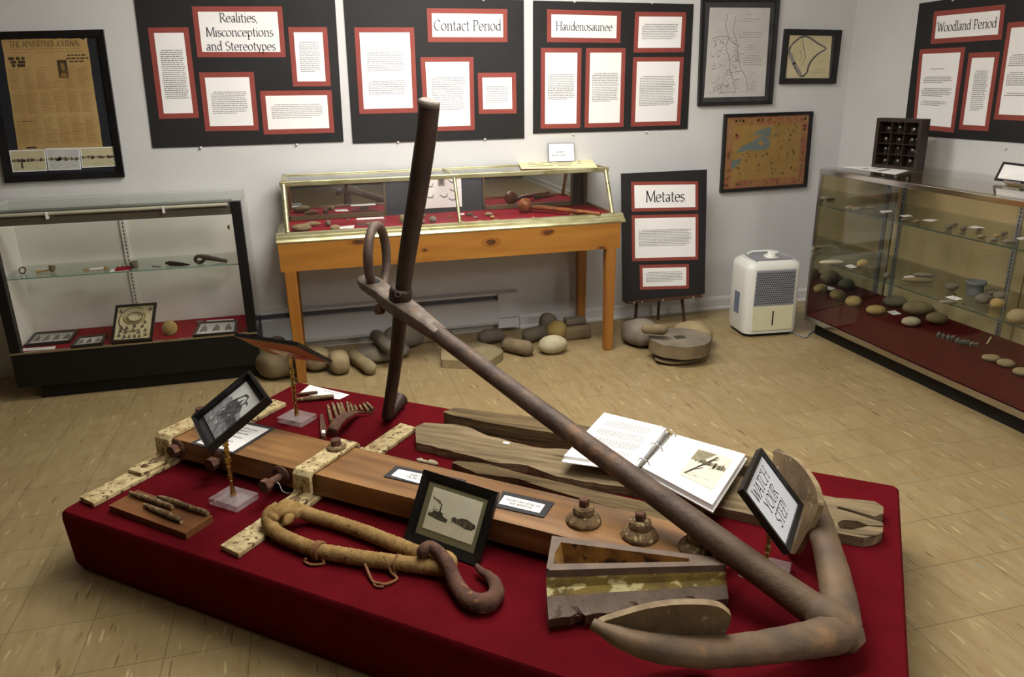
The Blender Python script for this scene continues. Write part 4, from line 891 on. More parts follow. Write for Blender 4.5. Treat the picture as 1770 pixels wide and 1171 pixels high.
def loft(mb, rings, mat):
    n = len(rings[0]); vs = sum(rings, [])
    mb.add(vs, [(i * n + k, i * n + (k + 1) % n, (i + 1) * n + (k + 1) % n, (i + 1) * n + k) for i in range(len(rings) - 1) for k in range(n)], mat, True)
    mb.add(rings[0], [list(range(n))[::-1]], mat); mb.add(rings[-1], [list(range(n))], mat); return mb
loft(MB(), [rr(hx - .02, dep - .02, .04, 0, y0=.02), rr(hx - .02, dep - .02, .04, .022, y0=.02)], SLOTB).build('foot_plinth', D)
loft(MB(), [rr(hx - .008, dep, .05, .022), rr(hx, dep, .055, .04), rr(hx, dep, .055, Hd - .05), rr(hx - .006, dep - .004, .055, Hd - .02, y0=.006), rr(hx - .035, dep - .02, .05, Hd, y0=.03)], CASEWHITE).build('body', D)
fx = .128
m = MB().prism([DX(-fx, -.004, .2), DX(fx, -.004, .2), DX(fx - .004, -.004, Hd - .055), DX(-fx + .004, -.004, Hd - .055)], DX(0, .012, 0) - DX(0, 0, 0), CASEGREY)
m.prism([DX(-fx + .004, -.004, Hd - .055), DX(fx - .004, -.004, Hd - .055), DX(fx - .01, .035, Hd + .004), DX(-fx + .01, .035, Hd + .004)], DX(0, .01, -.012) - DX(0, 0, 0), CASEGREY)
for j in range(15):
    for k in range(19):
        x = -.118 + k * .0131 + (.0065 if j % 2 else 0); z = .214 + j * .0132
        if abs(x) < .12: m.add([DX(x + .0047 * math.cos(a), -.0045, z + .0047 * math.sin(a)) for a in [i * math.pi / 3 + .5 for i in range(6)]], [list(range(6))], DKGREY)
m.build('grille', D)
MB().prism([DX(-fx, -.006, .045), DX(fx, -.006, .045), DX(fx, -.006, .196), DX(-fx, -.006, .196)], DX(0, .014, 0) - DX(0, 0, 0), CASECREAM).build('water_bucket', D, .004)
MB().box((0, 0, 0), (.001, .001, .001), SLOTB); MB().prism([DX(-.003, -.0075, .075), DX(.005, -.0075, .075), DX(.005, -.0075, .165), DX(-.003, -.0075, .165)], DX(0, .003, 0) - DX(0, 0, 0), SLOTB).build('level_slot', D)
MB().prism([DX(-fx + .012, .036, Hd + .003), DX(fx - .012, .036, Hd + .003), DX(fx - .02, dep - .05, Hd + .004), DX(-fx + .02, dep - .05, Hd + .004)], (0, 0, .006), CASEGREY).build('top_panel', D, .003)
MB().tube([DX(-.1, .19, Hd + .012), DX(-.06, .205, Hd + .022), DX(.06, .205, Hd + .022), DX(.1, .19, Hd + .012)], .008, CASEWHITE, 10).build('carry_handle', D)
MB().lathe([(.045, 0), (.045, .006), (.026, .01), (.026, .03), (.022, .035), (0, .036)], DX(.01, .1, Hd + .009), CASEWHITE, (0, -.15, 1), 24).build('control_knob', D)
MB().prism([DX(-hx - .001, .09, .13), DX(-hx - .001, .16, .13), DX(-hx - .001, .16, .265), DX(-hx - .001, .09, .265)], DX(.004, 0, 0) - DX(0, 0, 0), M('blue_grey_window', (112, 122, 140), rough=.3)).build('side_vent', D)
pts = [DX(.12, .2, .012), on_z(1388, 582, .006), on_z(1398, 578, .006), on_z(1408, 571, .006)]
tag(MB().tube(smooth_path(pts, 5), .005, CASEGREY, 6).build('power_cord'), 'grey power cord trailing right from the dehumidifier along the floor', 'cord')

# ================================================================== right display case
C_ = thing('display_case', (3.16, 2.9, 0), 'long chrome and glass display case with red deck along the right wall', 'display case', 'glass display cases')
cx, cxb, cya, cyb = 2.868, 3.43, 1.95, 3.875; zb, ztop = .118, 1.0
MB().box((cx + .055, cya + .05, 0), (cxb - .02, cyb - .045, .085), TOEK).build('toe_kick', C_)
MB().box((cx, cya, .085), (cxb, cyb, .118), CHROME).build('base_rail', C_, .003)
DKN = V((-.08, 0, .53)).normalized(); DKO = V((2.88, 0, .124)); dkz = lambda x: .124 + (x - 2.88) * .08 / .53
MB().prism([(cx + .012, cya + .02, .119), (cxb - .032, cya + .02, .119), (cxb - .032, cya + .02, dkz(cxb - .032)), (cx + .012, cya + .02, dkz(cx + .012))], (0, cyb - cya - .04, 0), M('shaded_red_felt', (78, 14, 15), (68, 11, 13), rough=.95, sc=(20, 20, 20), spec=.1)).build('deck', C_)  # red felt darkened, the shade inside the case is in its colour
for y in (cya, cyb - .02): MB().box((cx, y, .119), (cx + .016, y + .02, ztop - .03), CHROME).build('corner_post', C_)
for y in (cya, cyb - .016): MB().box((cxb - .02, y, .119), (cxb, y + .016, ztop - .03), CHROME).build('rear_post', C_)
MB().box((cx - .003, cya - .002, ztop - .03), (cx + .02, cyb + .002, ztop - .002), CHROME).build('top_front_rail', C_, .003)
for y in (cya - .002, cyb - .018): MB().box((cx + .021, y, ztop - .03), (cxb, y + .02, ztop - .004), CHROME).build('top_end_rail', C_)
MB().box((cx + .004, cya + .021, .125), (cx + .009, cyb - .021, ztop - .031), GLASS).build('front_pane', C_)
MB().box((cx + .018, cyb - .012, .12), (cxb - .022, cyb - .007, ztop - .031), MIRROR).build('mirror_end', C_)
MB().box((cx + .0, cya, ztop - .001), (cxb, cyb, ztop + .006), GLASS).build('top_pane', C_)
MB().box((cxb - .018, cya + .02, .125), (cxb - .004, cyb - .02, ztop - .031), CREAM).build('sliding_back', C_)
for (pa) in ((1548, 430), (1742, 480)):
    p = on_x(*pa, cxb - .03); y = p.y; m = MB().box((cxb - .028, y - .013, .125), (cxb - .018, y + .013, ztop - .031), STEEL)
    for k in range(40): m.box((cxb - .029, y - .003, .14 + k * .02), (cxb - .0275, y + .003, .152 + k * .02), DKGREY)
    m.build('shelf_standard', C_)
y = on_x(1752, 480, cxb - .03).y; MB().box((cxb - .024, y - .05, .125), (cxb - .018, y - .045, ztop - .031), M('door_edge', (130, 112, 80), rough=.5)).build('door_edge', C_)
sh = []
for (pa, dx) in (((1417, 354), .03), ((1404.5, 446), .03)):
    p = on_x(*pa, cx + .05); z = p.z; sh.append(z)
    m = MB().box((cx + .05, cya + .03, z - .006), (cxb - .03, cyb - .03, z), SHELFG); m.box((cx + .0488, cya + .03, z - .006), (cx + .05, cyb - .03, z), M('dark_glass_edge', (58, 74, 66), rough=.2)); m.build('shelf', C_)
Z1, Z2 = sh; ZD = .1245
G3 = 'stones on the red deck of the right case'
DECKF = lambda px, py, lift=0.: on(px, py, DKO + DKN * lift, DKN)
def deckstone(px, py, r, mat, label, ang, seed):
    c = DECKF(px, py, r[2] * .9); return tag(MB().blob((c.x, c.y, c.z + .003), r, mat, ang, .06, seed, 3).build('stone_tool'), label, 'stone artifact', G3)
for k, (px, py, r, mi, lb, ang) in enumerate((
    (1475.5, 522, (.048, .048, .036), 5, 'round yellow stone nearest the left end of the right case deck', 0),
    (1514, 537, (.055, .04, .03), 5, 'flat oval yellow stone left of the white caption on the deck', -.5),
    (1547, 522, (.07, .045, .034), 3, 'dark oval stone at the back of the deck', -.5),
    (1586.5, 534, (.085, .055, .04), 2, 'largest brown stone at the back of the deck', -.5),
    (1575, 557, (.05, .038, .028), 4, 'pale mottled round stone in front of the largest brown stone', -.3),
    (1619, 551, (.058, .042, .034), 2, 'brown stone right of the largest brown stone', -.4),
    (1713, 620, (.042, .028, .018), 1, 'leftmost of three flat pale pebbles at the front of the deck', -.6),
    (1738.7, 629, (.04, .03, .02), 1, 'middle one of three flat pale pebbles at the front of the deck', -.6),
    (1766.4, 644, (.04, .03, .02), 1, 'rightmost of three flat pale pebbles, cut by the photo edge', -.6))):
    deckstone(px, py, r, STONE[mi], lb, ang, 40 + k)
flat_card('caption_card', [(1533, 539), (1547, 537), (1558, 543), (1544, 545)], DECKF, 'white caption card among the stones on the deck', 'label')
r = random.Random(5)
for k in range(9):
    px = 1622 + k * 8.1; py = 578 + k * 2.4 + r.random() * 3; c = DECKF(px, py, .004); a = .35 + r.random() * .5
    L_ = (.042, .036, .046, .038, .042, .046, .04, .034, .026)[k]
    d = V((math.cos(a), math.sin(a), 0)) * L_
    o = MB().prism([c - d, c - d * .2 + V((-.005, .008, 0)), c + d, c + d * .1 + V((.005, -.008, 0))], (0, 0, .014), STONE[6]).build('flint_blade')
    o.location.z = dkz(c.x) + .0015
    tag(o, 'slim grey flint blade, %s in the slanted row on the deck' % ('first from the left', 'second from the left', 'third from the left', 'fourth from the left', 'fifth from the left', 'fourth from the right', 'third from the right', 'second from the right', 'last on the right')[k], 'flint blade', 'row of flint blades on the deck')
a, b = DECKF(1706, 594, .005), DECKF(1713, 583, .005); tag(MB().tube([a, b], .0035, MANILA, 6).build('wooden_pin'), 'thin cream pin lying right of the flint blades', 'pin')
G4 = 'finds on the lower glass shelf of the right case'
for k, (px, py, r_, mi, lb, ang) in enumerate((
    (1421, 433, (.05, .035, .025), 5, 'brown oval stone at the left end of the lower right shelf', .2),
    (1437, 453, (.075, .03, .012), 4, 'long greenish flat stone on the lower right shelf', -.2),
    (1491, 455, (.06, .025, .022), 5, 'yellowish curved stone beside a white caption on the lower right shelf', .5),
    (1533, 476, (.018, .018, .018), 3, 'small round dark stone by the left shelf standard', 0),
    (1598, 475, (.06, .018, .012), 0, 'upper of two long grey stone bars', -.5),
    (1587, 484, (.085, .02, .015), 2, 'lower of two long brown stone bars', -.5),
    (1700, 516, (.038, .034, .026), 3, 'dark round stone in front of the grey jar', 0),
    (1716, 505, (.04, .022, .016), 3, 'dark flat stone right of the grey jar', -.2),
    (1728, 510, (.032, .024, .02), 3, 'dark stone touching the right shelf standard', .2),
    (1724, 524, (.034, .026, .024), 5, 'yellow stone at the foot of the right shelf standard', 0),
    (1638, 522, (.04, .018, .01), 0, 'flat grey stone under the edge of the white caption', -.4),
    (1760, 547, (.05, .04, .035), 1, 'pale tan stone at the right photo edge on the lower shelf', 0))):
    stone('stone_tool', px, py, Z2 + .0005, r_, STONE[mi], lb, 'stone artifact', ang, .1, 60 + k, 1., G4)
c = on_z(1644, 503, Z2); tag(MB().lathe([(.012, 0), (.026, .014), (.033, .034), (.028, .034), (.018, .014), (0, .01)], c, STONE[3], seg=20).build('stone_bowl'), 'small dark green bowl left of the grey jar', 'bowl')
c = on_z(1684, 508, Z2); tag(MB().lathe([(.036, 0), (.04, .02), (.036, .045), (.047, .052), (.046, .066), (.036, .066), (.032, .03), (0, .02)], c, M('grey_ware', (98, 102, 104), rough=.6), seg=22).build('pottery_jar'), 'grey flared rim jar on the lower shelf of the right case', 'jar')
for pts, lb in (([(1460, 460), (1471, 457.5), (1482, 462), (1471, 464)], 'white caption beside the yellowish curved stone'), ([(1561, 479), (1574, 476.5), (1582, 479), (1570, 482)], 'white caption beside the two long stone bars'), ([(1634, 514), (1647, 511.5), (1664, 517), (1652, 519.5)], 'white caption in front of the grey jar and bowl')):
    flat_card('caption_card', pts, Z2 + .0005, lb, 'label')
G5 = 'small finds on the upper glass shelf of the right case'
for k, (px, py, r_, mi, lb) in enumerate((
    (1423, 350, (.02, .012, .008), 3, 'first small dark flake from the left on the upper right shelf'), (1437, 351, (.024, .014, .008), 2, 'second small brown flake from the left on the upper right shelf'),
    (1453, 353, (.03, .014, .01), 2, 'third brown flake from the left on the upper right shelf'), (1468, 358, (.032, .016, .01), 1, 'pale greenish flake beside the dark one on the upper shelf'),
    (1482, 361, (.035, .014, .012), 3, 'dark long flake left of the first upper shelf standard'), (1505, 359, (.04, .008, .006), 2, 'thin brown stick behind the dark long flake'),
    (1563, 380, (.022, .012, .008), 2, 'brown chip in front of the pale caption on the upper shelf'), (1586, 382, (.036, .014, .008), 2, 'flat brown flake left of the slanting caption'),
    (1640, 392, (.018, .014, .014), 3, 'left piece of the broken dark pipe on the upper shelf'), (1651, 388, (.014, .008, .008), 3, 'right piece of the broken dark pipe on the upper shelf'),
    (1665, 395, (.018, .012, .012), 3, 'dark lump left of the red edged caption'), (1692, 397, (.024, .012, .008), 3, 'dark lump right of the red edged caption'),
    (1697, 409, (.022, .012, .008), 0, 'grey flake below the red edged caption'), (1718, 414, (.024, .013, .008), 0, 'grey oval flake left of the right standard on the upper shelf'),
    (1724, 407, (.026, .01, .008), 5, 'yellow flake left of the right standard on the upper shelf'), (1736, 404, (.03, .012, .01), 3, 'dark smooth oblong at the back of the upper shelf'),
    (1745, 417, (.032, .018, .01), 0, 'grey bundle of flakes at the foot of the right standard'))):
    stone('stone_flake', px, py, Z1 + .0005, r_, STONE[mi], lb, 'stone artifact', -.3 + .2 * (k % 4), .2, 80 + k, 1., G5, 2)
for pts, lb in (([(1520, 365), (1540, 364), (1543, 366.5), (1524, 368)], 'pale caption beside the first standard on the upper shelf'), ([(1555, 373), (1570, 371.5), (1578, 374), (1563, 375.5)], 'pale caption left of the slanting one on the upper shelf'), ([(1594, 381), (1606, 379), (1622, 381), (1610, 383.5)], 'slanting caption in the middle of the upper shelf'), ([(1673, 393), (1684, 390.5), (1702, 394), (1690, 396)], 'red edged caption between two dark lumps'), ([(1756, 412), (1768, 410), (1775, 413), (1763, 415)], 'white caption right of the second standard on the upper shelf')):
    flat_card('caption_card', pts, Z1 + .0005, lb, 'label', lines=0)
# on top of the right case
ZT = ztop + .0065
a, b = on_z(1506, 289, ZT), on_z(1583, 296, ZT); dn = V((b - a).normalized()); q = stand_rect(a, b, (1516, 204), (1595, 205))
up = (q.c[0] - q.c[3]); q = Pane(q.c[3] + up, q.c[2] + up, q.c[2], q.c[3])
t = thing('coin_display_box', (a + b) / 2, 'dark compartment box of coins standing on the right glass case', 'display box')
tk = .07; back = -q.n; back = V((back.x, back.y, 0)).normalized()
m = MB(); 
qb = Pane(q.c[0] + back * tk, q.c[1] + back * tk, q.c[2] + back * tk, q.c[3] + back * tk); qb.slab(m, .006, COINBOX); m.build('back', t)
m = MB(); w_ = .016
for (u0, v0, u1, v1) in ((0, 0, 1, .07), (0, .93, 1, 1), (0, .07, .07, .93), (.93, .07, 1, .93)):
    m.prism([q.p(u0, v1), q.p(u1, v1), q.p(u1, v0), q.p(u0, v0)], back * tk, COINBOX)
m.build('sides', t)
m = MB(); r = random.Random(2)
for k in (1, 2): m.prism([q.p(.07 + .86 * k / 3 - .008, .93), q.p(.07 + .86 * k / 3 + .008, .93), q.p(.07 + .86 * k / 3 + .008, .07), q.p(.07 + .86 * k / 3 - .008, .07)], back * .05, COINBOX)
for k in (1, 2, 3): m.prism([q.p(.07, .07 + .86 * k / 4 + .006), q.p(.93, .07 + .86 * k / 4 + .006), q.p(.93, .07 + .86 * k / 4 - .006), q.p(.07, .07 + .86 * k / 4 - .006)], back * .05, COINBOX)
m.build('dividers', t)
for i in range(3):
    for j in range(4):
        for k in range(1 if j == 0 else 2):
            u, v = .07 + .86 * (i + .3 + .35 * k + .15 * r.random()) / 3, .07 + .86 * (j + .35 + .3 * r.random()) / 4
            MB().lathe([(.006 + .004 * r.random(), 0), (.009, .002), (0, .0035)], q.p(u, v) + back * .04, COIN, -back, 12).build('coin', t)
flat_card('document_sheet', [(1455, 288.5), (1506, 288), (1575, 294), (1547, 302)], ZT, 'white sheet lying on the right glass case in front of the coin box', 'document', PAPER)
a, b = on_z(1718, 316, ZT), on_z(1792, 325, ZT); q = stand_rect(a + V((0, 0, .012)), b + V((0, 0, .012)), (1735, 280), (1800, 288))
t = thing('framed_sign', (a + b) / 2, 'small black framed sign standing at the right end of the glass case', 'sign')
m = MB(); q.ring(m, .01, .01, BLKFRAME, -.006); m.build('frame', t); m = MB(); i = q.inset(.008); i.slab(m, .002, PAPER, -.002)
for k in range(4): i.print_block(m, .14, .24 + k * .14, .9, .34 + k * .14, .014, INK, 20 + k, .42, False, centred=True)
m.build('sheet', t); i = q.p(.55, 1.0)
MB().obox((q.c[2] + q.c[3]) / 2 + V((0, 0, -.006)), (q.c[2] - q.c[3]) * .2, q.n * .02, V((0, 0, .0055)), CHROME).build('clip_foot', t)

# ================================================================== red platform
ZP = .22
PA, PB, PC, PD = V((-.884, 2.427, 0)), V((-.147, 3.365, 0)), V((1.777, 1.812, 0)), V((.983, .841, 0))
m = MB(); c4 = [PA, PD, PC, PB]; n = 6
def rounded(z, inset, r=.022):
    out = []; ctr = (PA + PB + PC + PD) / 4
    for k in range(4):
        p, a, b = c4[k], c4[k - 1], c4[(k + 1) % 4]; da = (a - p).normalized(); db = (b - p).normalized(); p = p + (da + db) * inset
        for j in range(n + 1):
            t = j / n; out.append(p + da * r * (1 - t) ** 2 + db * r * t ** 2 + V((0, 0, z)))
    return out
loft(m, [rounded(0, .02), rounded(.03, .008), rounded(ZP - .03, 0), rounded(ZP - .008, .002), rounded(ZP, .009)], CARPET)
tag(m.build('carpeted_platform'), 'low red carpeted platform in the middle of the room', 'platform')
def pz(px, py, z=ZP): return on_z(px, py, z)

# beam frame: u along the timber, w across it (away from the left front side)
BO, BU, BW = V((-.2055, 2.6435, 0)), V((.7527, -.6584, 0)), V((.6584, .7527, 0))
def Bm(u, w, z): return BO + BU * u + BW * w + V((0, 0, z))
ZB0, ZB1 = .244, .318
BT = thing('timber_beam', Bm(.67, -.1, ZP), 'long brown timber beam lying across the red platform with iron bolts', 'timber beam')
out = [(-.30, -.215), (1.47, -.195), (1.59, -.115), (1.635, 0), (-.29, 0)]
MB().prism([Bm(u, w, ZB0) for u, w in out], (0, 0, ZB1 - ZB0), BEAM).build('timber', BT, .006)
def capnut(u, w, sc, seed):
    r = random.Random(seed); c = Bm(u, w, ZB1); t = MB(); nseg = 18
    rings = []
    for rr_, z in ((.052, 0), (.056, .006), (.05, .016), (.04, .026), (.036, .03)):
        rings.append([c + V((rr_ * sc * (1 + .05 * noise.noise(V((math.cos(k / nseg * 6.283) * 1.5, math.sin(k / nseg * 6.283) * 1.5, seed * 3.1 + z * 30)))) * math.cos(k / nseg * 6.283), rr_ * sc * (1 + .06 * noise.noise(V((math.cos(k / nseg * 6.283) * 1.5, math.sin(k / nseg * 6.283) * 1.5, seed * 3.1 + z * 30)))) * math.sin(k / nseg * 6.283), z * sc)) for k in range(nseg)])
    loft(t, rings, FLAKY); a = t.build('washer', BT)
    t = MB(); loft(t, [[c + V((x * .034 * sc, y * .034 * sc, z * sc)) for x, y in [(math.cos(k * math.pi / 3 + seed), math.sin(k * math.pi / 3 + seed)) for k in range(6)]] for z in (.03, .052)], FLAKY)
    t.lathe([(.033 * sc, .03 * sc), (.034 * sc, .045 * sc), (.026 * sc, .056 * sc), (0, .057 * sc)], c, FLAKY, seg=14); t.build('nut', BT, .002)
    MB().lathe([(.017 * sc, .05 * sc), (.0185 * sc, .076 * sc), (.015 * sc, .081 * sc), (0, .081 * sc)], c, RUSTY, seg=5, smooth=False).build('bolt_end', BT, .002)
for k, (u, w) in enumerate(((1.232, -.105), (1.396, -.108), (1.553, -.1))): capnut(u, w, .92, k + 1)
ZC = (ZB0 + ZB1) / 2 + .004
for k, (u, L_) in enumerate(((-.262, .035), (-.06, .05), (.215, .085))):
    c = Bm(u, -.213, ZC); d = -BW
    MB().lathe([(.034, 0), (.036, .004), (.034, .009), (0, .009)], c, RUSTY, d, 20).build('washer', BT)
    MB().tube([c, c + d * L_], .013, RUSTY, 10).build('bolt_shank', BT)
    e = c + d * (L_ - .022); x, y = frame_of(d); MB().prism([e + x * .023 * math.cos(a) + y * .023 * math.sin(a) for a in [j * math.pi / 3 for j in range(6)]], d * .024, RUSTY).build('nut', BT, .002)
c = Bm(.215, -.26, ZC); tag(MB().tube(smooth_path([c + V((0, 0, .014)), c + V((.02, -.0, -.01)), c + V((.03, -.01, -.034)), c + V((.05, .0, -.05)), c + V((.075, .012, -.05))], 4), .0014, STRING, 5).build('string_tag'), 'thin white string tied round the bolt beside the second iron strap', 'string')

def strap(u, label, near, far, fl_near=-.36, fl_far=.15):
    t = thing('iron_strap', Bm(u, -.1, ZP), label, 'iron strap', 'cream painted iron straps clamping the beam')
    w = .041
    MB().hexa([Bm(u - w, near, ZP + .001), Bm(u + w, near - .01, ZP + .001), Bm(u + w, far - .01, ZP + .001), Bm(u - w, far, ZP + .001), Bm(u - w, near, ZP + .018), Bm(u + w, near - .01, ZP + .018), Bm(u + w, far - .01, ZP + .018), Bm(u - w, far, ZP + .018)], CREAMIRON).build('lower_bar', t, .003)
    th_ = .013; z0, z1 = ZP + .0185, ZB1 + .002
    pr = [(fl_near, z0), (-.24, z0), (-.226, z0 + .012), (-.222, z1 - .008), (-.214, z1), (.006, z1), (.012, z1 - .008), (.016, z0 + .012), (.03, z0), (fl_far, z0)]
    hi = [(fl_near, z0 + th_), (-.247, z0 + th_), (-.238, z0 + th_ + .012), (-.236, z1 - .002), (-.222, z1 + th_), (.012, z1 + th_), (.026, z1 - .002), (.029, z0 + th_ + .012), (.04, z0 + th_), (fl_far, z0 + th_)]
    m = MB(); n = len(pr); w = .036
    vs = [Bm(u - w, a, b) for a, b in pr] + [Bm(u - w, a, b) for a, b in hi] + [Bm(u + w, a, b) for a, b in pr] + [Bm(u + w, a, b) for a, b in hi]
    f = []
    for k in range(n - 1): f += [(k, k + 1, 2 * n + k + 1, 2 * n + k), (n + k + 1, n + k, 3 * n + k, 3 * n + k + 1), (k + 1, k, n + k, n + k + 1), (2 * n + k, 2 * n + k + 1, 3 * n + k + 1, 3 * n + k)]
    f += [(0, 2 * n, 3 * n, n), (n - 1, 2 * n - 1, 4 * n - 1, 3 * n - 1)]
    m.add(vs, f, CREAMIRON); m.build('hat_strap', t, .003)
    c = Bm(u, -.055, z1 + th_); MB().lathe([(.031, 0), (.033, .004), (.03, .01), (.022, .013), (0, .013)], c, FLAKY, seg=18).build('washer', t)
    x = MB(); x.prism([c + V((.018 * math.cos(a), .018 * math.sin(a), .013)) for a in [j * math.pi / 3 + .3 for j in range(6)]], (0, 0, .02), RUSTY); x.build('bolt_head', t, .003)
    for (a, ang) in ((-.275, 0), (-.32, 0)):
        c = Bm(u, a, z0 + th_); MB().lathe([(.02 if a > -.3 else .012, 0), (.019 if a > -.3 else .011, .003), (.008, .005), (0, .005)], c, FLAKY if a > -.3 else RUSTY, seg=14).build('rivet', t)
    return t
strap(-.318, 'cream painted iron strap at the far left end of the beam, behind the photo stand', -.538, .352)
strap(.318, 'cream painted iron strap over the middle of the beam under the rope sling', -.545, .376, -.30, .12)

# cards lying on the beam
def beam_card(outer, inner, label, lines, h=.011, up=None):
    q = px_pane(outer, lambda a, b: on_z(a, b, ZB1)); t = thing('caption_card', q.p(.5, .5), label, 'label', 'black edged captions on the beam')
    m = MB(); q.slab(m, .003, SIGNBLK, .0004); m.build('backing_card', t)
    i = px_pane(inner, lambda a, b: on_z(a, b, ZB1 + .0036)); m = MB(); i.slab(m, .0006, PAPER, 0)
    lines(m, Pane(*[c + V((0, 0, .0006)) for c in i.c], i.n)); m.build('sheet', t); return t
beam_card([(419, 729), (476, 741.5), (404, 786), (327, 768)], [(412, 731), (465.5, 742.5), (402, 781.5), (339, 765.5)], 'black edged white caption sheet at the left end of the beam under the photograph',
          lambda m, s: [s.print_block(m, .25, a, .85, a + .09, .0085, DARKPRINT, int(a * 100), .4, False) for a in (.14, .24, .34, .5, .68, .78, .88)])
beam_card([(684.5, 806.7), (806, 832), (785, 853), (663, 825.5)], [(689, 811.6), (782, 831), (766, 848), (676, 822.5)], 'black edged caption partly hidden behind the framed steamboat photograph',
          lambda m, s: [s.text(m, 'PART OF A', .46, .46, .0125, INK, 1.0, 0, .1), s.text(m, 'FROM THE S', .46, .78, .0125, INK, 1.0, 0, .1)])
beam_card([(869, 850.5), (958, 871), (940, 896.5), (857, 878)], [(872.5, 856.5), (942.5, 873), (932.5, 887.5), (862, 871)], 'black edged caption reading short end spoke, right of the framed steamboat photograph',
          lambda m, s: [s.text(m, 'SHORT END SPOKE OF', .52, .5, .0105, INK, .88, 0, .1), s.text(m, 'SIDE WHEELER', .5, .82, .0105, INK, .9, 0, .1)])

# weathered planks
def plank(px, zt, zb, mat, label, seed=0):
    top = [on_z(a, b, zt) for a, b in px]; pts = []
    for k, p in enumerate(top):
        q = top[(k + 1) % len(top)]; L_ = (q - p).length; n = max(1, int(L_ / .03))
        for j in range(n):
            x = p.lerp(q, j / n); o = V((q.y - p.y, p.x - q.x, 0)).normalized() if L_ else V((0, 0, 0)); pts.append(x + o * (noise.noise(x * 22 + V((seed, 0, 0))) * .005 + noise.noise(x * 70) * .003 if j else 0))
    m = MB(); m.prism([p - V((0, 0, zt - zb)) for p in pts], (0, 0, zt - zb), mat)
    return tag(m.build('driftwood_plank', None, .004), label, 'wooden plank', 'weathered planks on the platform')
plank([(766, 712), (786, 705), (798, 706), (860, 714), (900, 718), (1016, 737), (1150, 764), (1293, 789), (1330, 797), (1336, 801), (1290, 806), (1140, 781), (985, 753), (850, 732), (785, 719)], .286, ZP + .001, DARKWOOD, 'dark split plank at the far edge of the platform, behind the shank', 1)
plank([(719, 737.5), (734, 731), (799, 734.5), (846, 754.5), (904, 768.5), (930, 774), (980, 777), (1050, 782), (1180, 803), (1291, 825), (1446, 861), (1512, 867), (1527, 876), (1527, 888), (1512, 893), (1448, 876), (1446, 879), (1482, 889.6), (1526, 904), (1527, 909), (1500, 908), (1482, 901), (1458, 899), (1447, 904), (1452, 914), (1470, 916), (1488, 913), (1500, 910), (1527, 912), (1525, 921), (1512, 927), (1494, 930), (1448, 922), (1302, 891), (1222, 873), (1081, 842), (1043, 838), (962, 824), (912, 805), (853, 799), (800, 785), (719, 765)], ZP + .032, ZP + .001, GREYWOOD, 'widest weathered plank, running under the binder to a slotted right end', 2)
plank([(779.5, 799.5), (792, 797), (850, 804), (904, 819), (980, 837), (1041, 851), (1115, 868), (1160, 888), (1164, 905), (1078, 883), (987, 857), (933, 841), (897, 828), (824, 819)], ZP + .028, ZP + .001, DARKWOOD, 'narrow pointed plank lying against the back edge of the beam', 3)
flat_card('paper_dot', [(870, 764), (881, 765.5), (880, 768.5), (869, 767)], ZP + .0325, 'tiny white sticker on the widest weathered plank', 'sticker', lines=0)
p = on_z(735, 799, ZP); m = MB().tube(smooth_path([on_z(721, 794.5, ZP + .008), on_z(731, 797, ZP + .01), on_z(737, 799, ZP + .01), on_z(745, 799.5, ZP + .012), on_z(757, 803, ZP + .008)], 4), [.006, .008, .012, .009, .007, .008, .01, .007, .006, .008, .012, .014, .014, .013, .012, .009, .003], STONE[4], 8, flat=.6)
tag(m.build('bone_fragment'), 'small pale bone like fragment between the beam and the pointed plank', 'bone fragment')

# small ironwork at the far left corner
pts = [(535, 666), (604, 683), (587, 691), (517, 681)]
q = px_pane(pts, lambda a, b: pz(a, b)); m = MB(); q.slab(m, .001, PAPER, .0003); q.print_block(m, .42, .14, .86, .32, .016, GREYINK, 3, .3, False); tag(m.build('paper_sheet'), 'white paper sheet at the far left corner of the platform under two rusty spikes', 'paper')
def spike(p0, p1, r, mat, label, group='rusty spikes on the platform', head=True, lift=.0, seed=0, nm='rusty_spike'):
    a, b = on_z(*p0, ZP + r + lift), on_z(*p1, ZP + r + lift); n = 9; pts = [a.lerp(b, k / (n - 1)) for k in range(n)]
    rad = interp([r * .55, r * .9, r, r * .95, r, r * .8], n)
    if head: rad[-1] = r * 1.25; rad[-2] = r * 1.1
    return tag(MB().tube(pts, rad, mat, 8, rough=r * .25, fr=14).build(nm), label, 'rusty spike', group)
spike((514, 682), (549, 678.5), .007, RUSTY, 'thin dark spike lying on the white paper sheet', head=False, lift=.0015)
spike((513, 691), (577, 685.5), .0115, FLAKY, 'thick flaky rod lying along the front edge of the white paper sheet', head=False, lift=.0015)
sp = [((567, 701), (573, 729)), ((574.5, 697), (584.5, 726)), ((583, 697), (592, 722)), ((589, 696), (597, 720)), ((600, 695), (604, 716)), ((606, 698), (611, 713)), ((613, 700), (617, 712)), ((621.5, 700), (627, 711)), ((627, 697), (638, 712)), ((633, 695.5), (645, 708))]
nm_ = ['first', 'second', 'third', 'fourth', 'fifth', 'sixth', 'seventh', 'eighth', 'ninth', 'tenth']
for k, (a, b) in enumerate(sp): spike(a, b, .0075 if k < 4 else .0065, FLAKY, '%s from the left in the fan of ten rusty spikes left of the anchor stock' % nm_[k])
t = thing('iron_wedge', pz(560, 735), 'long flat iron wedge with a white sticker at its lower end', 'iron wedge')
a = [pz(553, 718, ZP + .014), pz(556, 715, ZP + .014), pz(559, 718, ZP + .014), pz(565, 744, ZP + .014), pz(564, 754, ZP + .014), pz(556, 755, ZP + .014), pz(553.5, 746, ZP + .014)]
MB().prism([p - V((0, 0, .013)) for p in a], (0, 0, .013), RUSTY).build('blade', t, .003)
